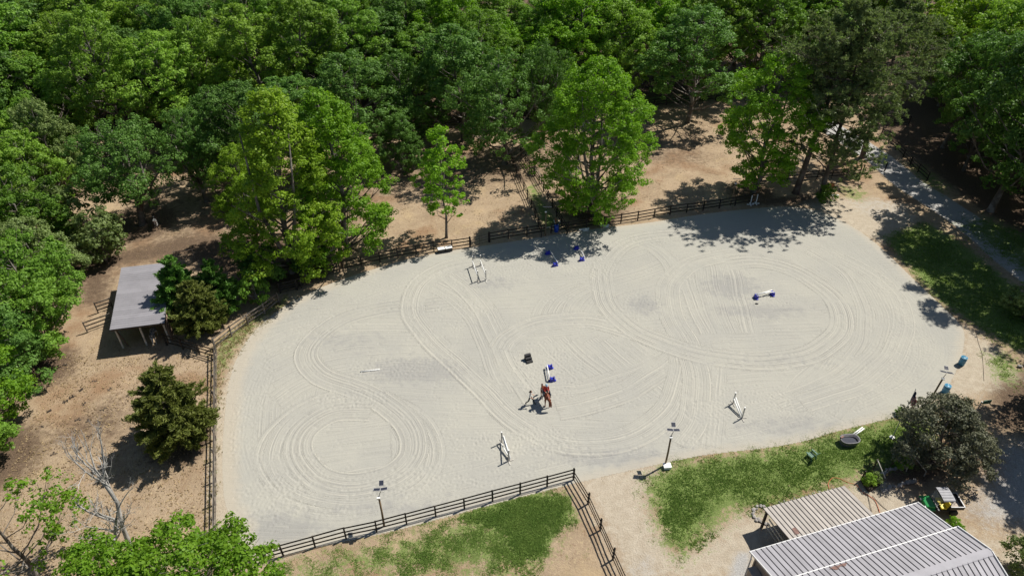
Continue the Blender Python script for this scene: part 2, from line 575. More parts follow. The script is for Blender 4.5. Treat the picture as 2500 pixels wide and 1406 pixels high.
gravel = np.zeros(GX.shape)      # grey drive
drive_c = catmull([tuple(G(*p))[:2] for p in [(1990, 290), (2080, 345), (2150, 390), (2215, 445), (2300, 500), (2400, 570), (2480, 640), (2640, 760)]], 8)
for a in range(len(drive_c) - 1):
    p, q = drive_c[a], drive_c[a + 1]
    e = q - p
    t = np.clip(((GX - p[0]) * e[0] + (GY - p[1]) * e[1]) / (e @ e + 1e-9), 0, 1)
    d = np.hypot(GX - p[0] - t * e[0], GY - p[1] - t * e[1])
    gravel = np.maximum(gravel, np.clip((2.75 - d) / 1.1, 0, 1))
gravel = np.maximum(gravel, soft([(2010, 470), (2130, 470), (2230, 490), (2265, 540), (2170, 560), (2080, 530)], 2.4) * 0.42)
gravel = np.maximum(gravel, soft([(1500, 1420), (1545, 1350), (1600, 1330), (1620, 1420)], 2.0) * 0.6)
gravel = np.maximum(gravel, soft([(1800, 1345), (1835, 1345), (1830, 1420), (1770, 1420)], 0.9) * 0.9)
gravel = np.maximum(gravel, soft([(640, 1290), (720, 1275), (700, 1330), (640, 1340)], 1.4) * 0.5)
gravel = np.maximum(gravel, soft([(2330, 1250), (2420, 1060), (2620, 1060), (2640, 1330), (2420, 1300)], 3.0) * 0.7)

litter = np.zeros(GX.shape)      # dark leaf litter, trodden muck under the trees, plus painted upper paddock shade
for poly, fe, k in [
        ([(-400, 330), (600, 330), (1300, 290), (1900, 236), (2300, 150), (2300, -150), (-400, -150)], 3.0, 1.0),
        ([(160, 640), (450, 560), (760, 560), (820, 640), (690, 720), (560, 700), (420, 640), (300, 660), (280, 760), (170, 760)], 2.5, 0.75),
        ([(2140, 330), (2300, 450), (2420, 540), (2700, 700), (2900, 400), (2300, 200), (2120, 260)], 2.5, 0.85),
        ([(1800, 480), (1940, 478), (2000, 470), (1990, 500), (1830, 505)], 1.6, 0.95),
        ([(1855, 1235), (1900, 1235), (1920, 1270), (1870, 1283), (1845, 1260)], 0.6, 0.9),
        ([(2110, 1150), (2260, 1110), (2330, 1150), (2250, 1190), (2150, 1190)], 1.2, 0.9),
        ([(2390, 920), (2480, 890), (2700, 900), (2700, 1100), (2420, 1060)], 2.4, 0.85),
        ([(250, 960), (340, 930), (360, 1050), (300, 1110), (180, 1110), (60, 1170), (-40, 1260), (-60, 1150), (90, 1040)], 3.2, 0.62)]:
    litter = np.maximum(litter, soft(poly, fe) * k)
litter = np.maximum(litter, soft([(250, 470), (800, 400), (1300, 330), (1560, 300), (1760, 290), (1760, 420), (1560, 420), (1280, 470), (960, 500), (830, 640), (640, 700), (420, 660), (300, 640)], 4.0) * 0.52)  # litter brown over the upper paddock, also painted in place of tree shade
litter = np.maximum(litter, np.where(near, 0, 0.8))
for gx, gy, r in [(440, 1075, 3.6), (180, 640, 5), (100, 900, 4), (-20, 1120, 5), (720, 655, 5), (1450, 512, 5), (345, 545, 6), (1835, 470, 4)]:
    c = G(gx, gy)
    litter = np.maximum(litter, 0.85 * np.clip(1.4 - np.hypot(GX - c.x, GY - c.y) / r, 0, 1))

a_sdf = poly_sdf(GX, GY, ARENA)
GZ = np.where(a_sdf > 0.6, -0.05, 0.0)
bumpy = 0.05 * np.sin(GX * 0.9 + 1.3 * np.sin(GY * 0.5)) * np.sin(GY * 0.8 + 0.7) + rng.normal(0, 0.012, GX.shape)
GZ = GZ + np.where((a_sdf < -2) & near, bumpy * np.clip((-a_sdf - 2) / 3, 0, 1), 0)

def groundmat():
    m, nt, out = nodes_of('ground_cover')
    co = geopos(nt)
    n1 = noise(nt, co, 0.35, 6, 0.6)
    n2 = noise(nt, co, 1.7, 6, 0.65)
    n3 = noise(nt, co, 7.5, 5, 0.7)
    n4 = noise(nt, co, 28.0, 3, 0.7)
    base = mixc(nt, sstep(nt, n1, 0.32, 0.68), (0.324, 0.241, 0.162), (0.419, 0.317, 0.216))
    base = mixc(nt, mathn(nt, 'MULTIPLY', sstep(nt, n2, 0.52, 0.72), 0.55), base, (0.29, 0.19, 0.115))
    base = mixc(nt, mathn(nt, 'MULTIPLY', sstep(nt, n3, 0.5, 0.75), 0.6), base, (0.477, 0.378, 0.243))
    base = mixc(nt, mathn(nt, 'MULTIPLY', sstep(nt, n3, 0.36, 0.24), 0.5), base, (0.19, 0.135, 0.09))
    n5 = noise(nt, co, 3.6, 6, 0.75)
    base = mixc(nt, mathn(nt, 'MULTIPLY', sstep(nt, n5, 0.52, 0.66), 0.6), base, (0.53, 0.42, 0.25))
    base = mixc(nt, mathn(nt, 'MULTIPLY', sstep(nt, n5, 0.46, 0.34), 0.6), base, (0.225, 0.145, 0.085))
    n6 = noise(nt, co, 0.14, 5, 0.6)
    base = mixc(nt, mathn(nt, 'MULTIPLY', sstep(nt, n6, 0.50, 0.68), 0.75), base, (0.265, 0.155, 0.085))
    base = mixc(nt, mathn(nt, 'MULTIPLY', sstep(nt, n6, 0.46, 0.34), 0.5), base, (0.50, 0.375, 0.22))
    brk = mathn(nt, 'ADD', mathn(nt, 'MULTIPLY', n2, 0.9), mathn(nt, 'MULTIPLY', n3, 0.7))      # about 0.8
    def mask(name, lo, hi, amp=0.9):
        return sstep(nt, mathn(nt, 'MULTIPLY_ADD', mathn(nt, 'SUBTRACT', brk, 0.8), amp, attr(nt, name)), lo, hi)
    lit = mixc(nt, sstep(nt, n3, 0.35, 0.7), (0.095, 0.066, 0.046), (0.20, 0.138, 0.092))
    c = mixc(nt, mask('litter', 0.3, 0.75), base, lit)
    pal = mixc(nt, sstep(nt, n2, 0.35, 0.7), (0.43, 0.365, 0.280), (0.51, 0.445, 0.350))
    pal = mixc(nt, mathn(nt, 'MULTIPLY', sstep(nt, n3, 0.55, 0.75), 0.4), pal, (0.40, 0.29, 0.19))
    c = mixc(nt, mask('pale', 0.3, 0.75), c, pal)
    grv = mixc(nt, sstep(nt, n3, 0.3, 0.7), (0.34, 0.335, 0.33), (0.48, 0.465, 0.445))
    grv = mixc(nt, mathn(nt, 'MULTIPLY', sstep(nt, n4, 0.5, 0.7), 0.5), grv, (0.56, 0.545, 0.52))
    c = mixc(nt, mask('gravel', 0.3, 0.7, 0.5), c, grv)
    grs = mixc(nt, sstep(nt, n3, 0.3, 0.72), (0.120, 0.190, 0.044), (0.225, 0.280, 0.090))
    grs = mixc(nt, mathn(nt, 'MULTIPLY', sstep(nt, n2, 0.5, 0.75), 0.5), grs, (0.26, 0.235, 0.12))
    c = mixc(nt, mask('grass', 0.36, 0.74, 1.7), c, grs)
    c = mixc(nt, mathn(nt, 'MULTIPLY', sstep(nt, n4, 0.52, 0.75), 0.42), c, (0.10, 0.085, 0.055))
    h = mathn(nt, 'ADD', mathn(nt, 'MULTIPLY', n3, 1.0), mathn(nt, 'MULTIPLY', n4, 0.5))
    principled(nt, out, c, 0.95, 0, 0.15, h, 0.9, 0.10)
groundmat()

V = np.stack([GX.ravel(), GY.ravel(), GZ.ravel()], 1)
idx = np.arange(nx * ny).reshape(ny, nx)
F = np.stack([idx[:-1, :-1].ravel(), idx[:-1, 1:].ravel(), idx[1:, 1:].ravel(), idx[1:, :-1].ravel()], 1)
gm = fastmesh('ground', V, F, 'ground_cover', True)
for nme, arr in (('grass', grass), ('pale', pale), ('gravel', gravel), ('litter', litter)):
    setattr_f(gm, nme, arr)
ground = put('ground', gm)
ground['kind'] = 'structure'

def sample_field(field, x, y):
    i = np.clip(np.searchsorted(xs, x), 0, nx - 1)
    j = np.clip(np.searchsorted(ys, y), 0, ny - 1)
    return field[j, i]

# ------------------------------------------------------------------ the riding arena: harrowed sand with real furrows
STEP = 0.092
ax0, ay0 = ARENA.min(0) - 0.5
ax1, ay1 = ARENA.max(0) + 0.5
AX, AY = np.meshgrid(np.arange(ax0, ax1, STEP), np.arange(ay0, ay1, STEP))
my, mx_ = AX.shape
asd = poly_sdf(AX[::4, ::4], AY[::4, ::4], ARENA)
def upsample(a, shape, k):
    yi = np.minimum(np.arange(shape[0]) / k, a.shape[0] - 1.001)
    xi = np.minimum(np.arange(shape[1]) / k, a.shape[1] - 1.001)
    y0, x0 = yi.astype(int), xi.astype(int)
    fy, fx = (yi - y0)[:, None], (xi - x0)[None, :]
    return (a[np.ix_(y0, x0)] * (1 - fy) * (1 - fx) + a[np.ix_(y0 + 1, x0)] * fy * (1 - fx)
            + a[np.ix_(y0, x0 + 1)] * (1 - fy) * fx + a[np.ix_(y0 + 1, x0 + 1)] * fy * fx)
asd = upsample(asd, AX.shape, 4)
HT = np.zeros(AX.shape, np.float32)
RELIEF_TONE = np.zeros(AX.shape, np.float32)  # tone that follows the relief: lighter crests, darker furrows
LAT = AY.astype(np.float32).copy()      # distance across the pass: the tines' scratches follow it
RAK = np.full(AX.shape, 0.3, np.float32)

def drag(path_px, width=2.4, closed=False, lines=9, amp=1.0, seed=0, px=True, edge=1.0):
    """one pass of the harrow: parallel furrows along a path, laid over whatever was there"""
    r = np.random.default_rng(seed + 100)
    P = pxpoly(path_px) if px else np.array(path_px)
    C = catmull(P, 14, closed)
    if closed:
        C = np.vstack([C, C[:2]])
    seg = np.diff(C, axis=0)
    L = np.concatenate([[0], np.cumsum(np.hypot(seg[:, 0], seg[:, 1]))])
    s = np.arange(0, L[-1], 0.22)
    cx, cy = np.interp(s, L, C[:, 0]), np.interp(s, L, C[:, 1])
    tx, ty = np.gradient(cx), np.gradient(cy)
    ln = np.hypot(tx, ty) + 1e-9
    tx, ty = tx / ln, ty / ln
    hw = int(width / 2 / STEP) + 3
    lat = np.full(AX.shape, np.nan, np.float32)
    sal = np.zeros(AX.shape, np.float32)
    wob = 0.10 * np.sin(s * 0.35 + r.uniform(0, 6)) + 0.05 * np.sin(s * 1.1 + r.uniform(0, 6))
    for i in range(len(s)):
        ci, cj = int((cx[i] - ax0) / STEP), int((cy[i] - ay0) / STEP)
        a, b, c, d = max(cj - hw, 0), min(cj + hw, my), max(ci - hw, 0), min(ci + hw, mx_)
        if a >= b or c >= d:
            continue
        X, Y = AX[a:b, c:d] - cx[i], AY[a:b, c:d] - cy[i]
        al = X * tx[i] + Y * ty[i]
        la = -X * ty[i] + Y * tx[i] + wob[i]
        m = (np.abs(al) < 0.22) & (np.abs(la) < width / 2)
        lat[a:b, c:d][m] = la[m]
        sal[a:b, c:d][m] = s[i]
    ok = ~np.isnan(lat)
    la, sa = lat[ok], sal[ok]
    h = np.zeros(la.shape)
    dr = np.zeros(la.shape)
    offs = np.linspace(-width / 2 + 0.12, width / 2 - 0.12, lines) + r.normal(0, 0.03, lines)
    for k, o in enumerate(offs):
        a = r.choice([0.25, 0.45, 0.7, 1.25], p=[.3, .25, .25, .2]) * amp * (1.35 * edge if k in (0, lines - 1) else 1.0)
        fade = 0.65 + 0.35 * np.sin(sa * r.uniform(0.1, 0.4) + r.uniform(0, 6))
        g = np.exp(-((la - o) / 0.075) ** 2)
        f = np.exp(-((la - o - 0.14) / 0.10) ** 2)
        h += a * fade * (0.030 * g - 0.024 * f)
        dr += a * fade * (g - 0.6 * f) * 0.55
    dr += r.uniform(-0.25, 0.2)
    keep = np.clip((width / 2 - np.abs(la)) / 0.12, 0, 1)
    LAT[ok] = la + 37.3 * (seed % 53) + 5.0
    RAK[ok] = amp
    HT[ok] = HT[ok] * (1 - keep) + h * keep
    RELIEF_TONE[ok] = RELIEF_TONE[ok] * (1 - keep) + dr * keep

# first the long passes over the whole sheet, then the loops in the order they were driven
for k in range(26):
    y = ay0 + 1.0 + k * 2.05
    drag([(ax0 - 1, y + 1.5), (-10, y + 0.2), (15, y - 0.3), (ax1 + 1, y + 2.2)], 2.3, lines=8, amp=0.42, seed=k, px=False)
PER = [(660, 1210), (605, 1090), (620, 960), (680, 850), (800, 755), (980, 685), (1200, 640), (1450, 598), (1720, 562), (1920, 548), (2070, 605), (2190, 710), (2270, 815),
       (2260, 900), (2160, 965), (2000, 1015), (1800, 1062), (1560, 1105), (1350, 1135), (1100, 1195), (880, 1250), (740, 1255)]
cen = np.array([1420, 860])
for k, (sc, am) in enumerate([(1.0, 0.35), (0.94, 0.5), (0.885, 0.5), (0.83, 0.45)]):
    drag([tuple(cen + (np.array(p) - cen) * sc) for p in PER], 2.5, True, 8, am, 40 + k)
for k in range(5):      # rows in the left part
    drag([(640 + 10 * k, 800 + 45 * k), (760, 772 + 40 * k), (900, 760 + 36 * k), (1040, 765 + 34 * k)], 2.6, lines=9, amp=0.6, seed=50 + k)
for k in range(6):      # rows and fans in the middle
    drag([(1190, 705 + 22 * k), (1330, 695 + 23 * k), (1460, 680 + 22 * k)], 2.1, lines=7, amp=0.45, seed=60 + k)
for k in range(7):
    drag([(1330 + 38 * k, 832), (1380 + 40 * k, 880), (1450 + 40 * k, 935), (1530 + 36 * k, 985)], 2.0, lines=7, amp=0.62, seed=70 + k)
for k in range(4):
    drag([(1318 + 32 * k, 775), (1345 + 32 * k, 732), (1415 + 30 * k, 700), (1500 + 20 * k, 690)], 1.8, lines=6, amp=0.85, seed=80 + k)
for k in range(6):      # slanting rows inside the middle loop
    drag([(1500, 615 + 22 * k), (1570, 598 + 21 * k), (1640, 572 + 22 * k)], 1.9, lines=7, amp=0.65, seed=150 + k)
drag([(1560, 592), (1600, 608), (1635, 640), (1660, 680)], 2.4, lines=9, amp=0.9, seed=157)
drag([(1340, 985), (1500, 1005), (1660, 985)], 2.2, lines=8, amp=0.6, seed=91)
drag([(1330, 960), (1450, 945), (1600, 890), (1700, 830)], 2.4, lines=8, amp=0.75, seed=92)
drag([(1366, 1000), (1450, 985), (1530, 955), (1600, 910), (1660, 862)], 2.6, lines=9, amp=0.95, seed=90)
for k in range(4):
    drag([(1900 + 45 * k, 1010), (1960 + 45 * k, 930), (2010 + 40 * k, 880)], 2.0, lines=7, amp=0.55, seed=94 + k)
for k in range(3):      # nested arcs at the right end
    drag([(1980 + 40 * k, 612 + 10 * k), (2070 + 38 * k, 668 + 8 * k), (2118 + 42 * k, 760), (2105 + 44 * k, 850), (2030 + 40 * k, 930), (1900 + 30 * k, 985)], 2.2, lines=8, amp=0.8, seed=100 + k)
for k in range(5):      # rows inside the right loop
    drag([(1745, 762 + 22 * k), (1880, 755 + 22 * k), (2010, 748 + 22 * k)], 2.0, lines=7, amp=0.6, seed=110 + k)
for k in range(4):
    drag([(1672 + 40 * k, 650), (1690 + 40 * k, 720), (1730 + 36 * k, 815)], 2.0, lines=8, amp=0.7, seed=116 + k)
for k in range(3):
    drag([(1655 + 42 * k, 1085), (1665 + 42 * k, 980), (1672 + 40 * k, 880)], 1.9, lines=8, amp=0.75, seed=120 + k)
for k, s in enumerate((1.55, 1.25, 0.62)):      # nested loops in the left end
    c2 = np.array([868, 1082])
    lp = [(720, 1120), (735, 1060), (800, 1012), (880, 998), (960, 1030), (1000, 1085), (985, 1140), (920, 1178), (840, 1186), (765, 1170)]
    drag([tuple(c2 + (np.array(p) - c2) * (s * (0.93 if k == 0 else 1), s * (0.86 if k == 0 else 1))) for p in lp], 2.4, True, 9, 0.8, 130 + k)
for k in range(4):
    drag([(745 + 10 * k, 1050 + 34 * k), (850, 1040 + 34 * k), (950, 1025 + 34 * k)], 2.0, lines=7, amp=0.5, seed=134 + k)
drag([(1120, 735), (900, 762), (790, 810), (748, 865), (775, 915), (860, 945), (945, 985), (1002, 1050), (1005, 1110), (950, 1160), (860, 1185), (770, 1165), (728, 1110), (745, 1050), (810, 1010), (900, 1005)], 2.5, lines=10, amp=1.0, seed=140)
drag([(1050, 690), (1120, 735), (1170, 800), (1210, 890), (1245, 960)], 2.2, lines=8, amp=0.8, seed=146)
drag([(1100, 672), (1159, 725), (1202, 795), (1241, 872), (1275, 925), (1320, 990)], 2.6, lines=10, amp=0.95, seed=141)
drag([(1225, 850), (1240, 826), (1285, 800), (1350, 785), (1429, 783), (1495, 795), (1570, 818), (1690, 850)], 2.7, lines=10, amp=1.0, seed=142)
drag([(1175, 639), (1084, 655), (1026, 695), (1008, 742), (1026, 793), (1084, 860), (1163, 932), (1230, 996), (1300, 1048), (1380, 1080), (1480, 1085), (1580, 1050), (1640, 985), (1665, 900), (1655, 830)], 2.7, lines=11, amp=1.05, seed=143)
drag([(2010, 690), (1960, 660), (1902, 640), (1828, 622), (1750, 626), (1680, 650), (1640, 691), (1632, 738), (1648, 793), (1674, 838), (1695, 890), (1705, 960), (1690, 1030), (1655, 1080)], 2.7, lines=10, amp=1.05, seed=144)
drag([(1690, 570), (1562, 582), (1507, 609), (1476, 652), (1472, 707), (1491, 758), (1538, 801), (1613, 836), (1691, 860), (1789, 879), (1902, 883), (1990, 862), (2045, 815), (2052, 760), (2010, 705), (1940, 662), (1860, 640), (1780, 645)], 2.6, lines=10, amp=1.1, seed=145)

prng = np.random.default_rng(11)
def dimple(x, y, r, dep, el=1.0):
    hw = int(r * 2.6 / STEP) + 1
    ci, cj = int((x - ax0) / STEP), int((y - ay0) / STEP)
    a, b, c, d = max(cj - hw, 0), min(cj + hw, my), max(ci - hw, 0), min(ci + hw, mx_)
    if a >= b or c >= d:
        return
    q = ((AX[a:b, c:d] - x) ** 2 + ((AY[a:b, c:d] - y) * el) ** 2) / (r * r)
    HT[a:b, c:d] += dep * (-np.exp(-q) + 0.55 * np.exp(-((np.sqrt(q) - 1.6) / 0.5) ** 2))
    RAK[a:b, c:d] *= 1 - 0.8 * np.exp(-q * 0.35)
    RELIEF_TONE[a:b, c:d] += dep * (-9 * np.exp(-q) + 6 * np.exp(-((np.sqrt(q) - 1.5) / 0.5) ** 2))  # darker inside each print, lighter round its rim
# ground churned by hooves round the jumps
for cx_, cy_, rx, ry, n in [(1335, 905, 3.6, 4.2, 420), (1300, 1078, 4.0, 1.6, 260), (1200, 1090, 3.4, 1.6, 160), (1420, 650, 4.4, 2.4, 420), (1250, 660, 3.2, 2.6, 220), (960, 900, 4.6, 1.5, 220),
                            (1840, 980, 3.8, 2.2, 240), (1740, 1010, 2.6, 1.6, 120), (1565, 745, 2.2, 2.6, 200), (1870, 725, 3.4, 2.0, 160), (860, 975, 3.4, 1.3, 160), (1120, 760, 2.6, 3.2, 120),
                            (650, 1250, 3.0, 4.0, 200), (580, 1050, 1.4, 9.0, 260), (1100, 1180, 9.0, 1.8, 260), (700, 1180, 3.5, 3.5, 120)]:
    c = G(cx_, cy_)
    for _ in range(n):
        a_, q_ = prng.uniform(0, 6.283), prng.uniform(0, 1) ** 0.6
        x, y = c.x + math.cos(a_) * q_ * rx, c.y + math.sin(a_) * q_ * ry
        dimple(x, y, prng.uniform(0.07, 0.12), prng.uniform(0.012, 0.034), prng.uniform(0.8, 1.3))
# single hoof trails along the rail and across
for path, n in [(PER, 620), ([tuple(cen + (np.array(p) - cen) * 0.965) for p in PER], 460), ([(1120, 740), (1110, 820), (1100, 900), (1110, 1000), (1100, 1100)], 110),
                ([(1210, 650), (1010, 760), (1060, 870), (1180, 990)], 90), ([(1060, 940), (1080, 1040), (1140, 1110)], 60), ([(2130, 640), (2190, 760), (2180, 900)], 160), ([(2090, 620), (2220, 790), (2230, 880), (2080, 990)], 160)]:
    C = catmull(pxpoly(path), 20, len(path) > 15)
    for _ in range(n):
        p = C[prng.integers(0, len(C))]
        dimple(p[0] + prng.normal(0, 0.35), p[1] + prng.normal(0, 0.35), prng.uniform(0.07, 0.11), prng.uniform(0.010, 0.028))
for _ in range(2600):
    dimple(prng.uniform(ax0, ax1), prng.uniform(ay0, ay1), prng.uniform(0.07, 0.13), prng.uniform(0.008, 0.022))
np.clip(HT, -0.075, 0.07, out=HT)
np.clip(RELIEF_TONE, -0.9, 1.3, out=RELIEF_TONE)
HT += prng.normal(0, 0.0028, HT.shape).astype(np.float32)
edge = np.clip((asd + 0.15) / 1.0, 0, 1)
AZ = 0.006 + edge * 0.035 + HT * np.clip(asd / 0.8, 0, 1)
keep = asd > -0.12
vid = np.full(AX.shape, -1, np.int64)
vid[keep] = np.arange(keep.sum())
q = np.stack([vid[:-1, :-1], vid[:-1, 1:], vid[1:, 1:], vid[1:, :-1]], -1).reshape(-1, 4)
q = q[(q >= 0).all(1)]

def arenamat():
    m, nt, out = nodes_of('arena_sand')
    co = geopos(nt)
    n1 = noise(nt, co, 0.16, 4, 0.5)
    n2 = noise(nt, co, 1.3, 5, 0.6)
    n3 = noise(nt, co, 16, 4, 0.7)
    c = mixc(nt, sstep(nt, n1, 0.35, 0.66), (0.356, 0.348, 0.312), (0.386, 0.375, 0.328))
    c = mixc(nt, mathn(nt, 'MULTIPLY', sstep(nt, n2, 0.5, 0.75), 0.3), c, (0.302, 0.292, 0.270))
    c = mixc(nt, mathn(nt, 'MULTIPLY', sstep(nt, n3, 0.5, 0.8), 0.3), c, (0.261, 0.252, 0.230))
    dm_ = sstep(nt, mathn(nt, 'MULTIPLY_ADD', mathn(nt, 'SUBTRACT', n2, 0.5), 1.4, attr(nt, 'damp')), 0.25, 0.8)
    c = mixc(nt, mathn(nt, 'MULTIPLY', dm_, 0.6), c, (0.262, 0.258, 0.250))
    d = attr(nt, 'dry')  # relief tone: lighter on crests, darker in hollows
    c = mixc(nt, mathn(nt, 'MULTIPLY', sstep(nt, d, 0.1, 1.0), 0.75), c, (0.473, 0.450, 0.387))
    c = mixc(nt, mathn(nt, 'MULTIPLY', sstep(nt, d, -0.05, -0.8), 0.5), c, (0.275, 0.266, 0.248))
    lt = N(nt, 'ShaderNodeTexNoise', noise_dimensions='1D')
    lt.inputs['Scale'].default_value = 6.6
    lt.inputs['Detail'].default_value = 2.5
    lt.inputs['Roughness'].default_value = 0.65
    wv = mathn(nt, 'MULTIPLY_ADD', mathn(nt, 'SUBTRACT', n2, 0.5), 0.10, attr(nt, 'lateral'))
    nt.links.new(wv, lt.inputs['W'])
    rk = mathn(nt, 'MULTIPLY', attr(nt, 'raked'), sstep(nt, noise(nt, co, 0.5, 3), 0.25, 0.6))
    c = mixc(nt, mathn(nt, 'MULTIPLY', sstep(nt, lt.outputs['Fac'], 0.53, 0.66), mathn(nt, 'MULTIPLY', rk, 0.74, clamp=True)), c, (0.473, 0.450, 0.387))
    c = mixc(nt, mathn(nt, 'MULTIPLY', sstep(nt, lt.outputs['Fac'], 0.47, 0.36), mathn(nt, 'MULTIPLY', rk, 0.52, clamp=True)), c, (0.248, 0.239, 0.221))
    e = attr(nt, 'edge')
    brk = mathn(nt, 'ADD', mathn(nt, 'MULTIPLY', n2, 1.0), mathn(nt, 'MULTIPLY', n3, 0.6))
    f = sstep(nt, mathn(nt, 'MULTIPLY_ADD', mathn(nt, 'SUBTRACT', brk, 0.8), 1.0, e), 1.15, -0.35)
    c = mixc(nt, f, c, (0.412, 0.374, 0.308))
    hh = mathn(nt, 'MULTIPLY_ADD', mathn(nt, 'MULTIPLY', lt.outputs['Fac'], rk), 1.6, mathn(nt, 'MULTIPLY', n3, 0.6))
    principled(nt, out, c, 0.95, 0, 0.12, hh, 0.7, 0.05)
arenamat()
am = fastmesh('riding_arena', np.stack([AX[keep], AY[keep], AZ[keep]], 1), q, 'arena_sand', True)
DMP = np.zeros(AX.shape, np.float32)
for px_, py_, rx, ry, k in [(1010, 905, 5.0, 2.0, 1), (1790, 700, 3.5, 2.6, 1), (1850, 760, 6.0, 1.6, .8), (680, 1300, 4.0, 2.2, .9), (1575, 745, 2.0, 2.0, .8), (1200, 690, 4.0, 1.6, .6), (1000, 1240, 9.0, 1.6, .5), (1500, 1120, 8.0, 1.5, .7), (1940, 1040, 7.0, 1.4, .6), (840, 830, 6.0, 2.2, .5), (1900, 880, 8.0, 1.4, .5)]:
    g_ = G(px_, py_)
    DMP = np.maximum(DMP, k * np.exp(-(((AX - g_.x) / rx) ** 2 + ((AY - g_.y) / ry) ** 2)))
setattr_f(am, 'damp', DMP[keep])
setattr_f(am, 'dry', RELIEF_TONE[keep])
setattr_f(am, 'lateral', LAT[keep])
setattr_f(am, 'raked', RAK[keep])
lefty = np.clip((-AX[keep] - 12) / 14, 0, 1)
setattr_f(am, 'edge', asd[keep] - 0.9 * lefty)
arena = put('riding_arena', am)
arena['kind'] = 'structure'
# ------------------------------------------------------------------ trees and other plants
def unit(a):
    return a / (np.linalg.norm(a, axis=-1, keepdims=True) + 1e-9)

def leaves(P, Nrm, size, rng, mat, name='crown', aspect=0.62, long=1.0, along=None):
    """one small folded face per leaf spray, at points P facing Nrm"""
    n = len(P)
    t = rng.normal(size=(n, 3)) if along is None else along + rng.normal(0, 0.35, (n, 3))
    t = unit(t - Nrm * (t * Nrm).sum(1, keepdims=True))
    b = np.cross(Nrm, t)
    s = (size * rng.uniform(0.65, 1.35, n))[:, None]
    a, w = t * s * 0.5 * long, b * s * 0.5 * aspect
    k = Nrm * s * 0.12
    V = np.stack([P - a, P - w * 1.0 + k, P + a, P + w * 1.0 - k], 1).reshape(-1, 3)
    F = np.arange(4 * n).reshape(n, 4)
    return fastmesh(name, V, F, mat)

def rand_dirs(n, rng):
    return unit(rng.normal(size=(n, 3)))

PROFILES = {
    'round': lambda t: (max(0.0, 1 - (2 * t - 0.85) ** 2 / 1.35)) ** 0.5,
    'cone': lambda t: 0.12 + 0.95 * (1 - t) ** 0.55 * min(1, 0.55 + t * 2.6),
    'oval': lambda t: (max(0.0, 1 - (2 * t - 0.9) ** 2 / 1.28)) ** 0.6,
    'spread': lambda t: (max(0.0, 1 - (2 * t - 1.0) ** 2 / 1.2)) ** 0.45,
    'column': lambda t: 0.55 + 0.45 * math.sin(math.pi * min(1, t * 1.1 + 0.1)),
}

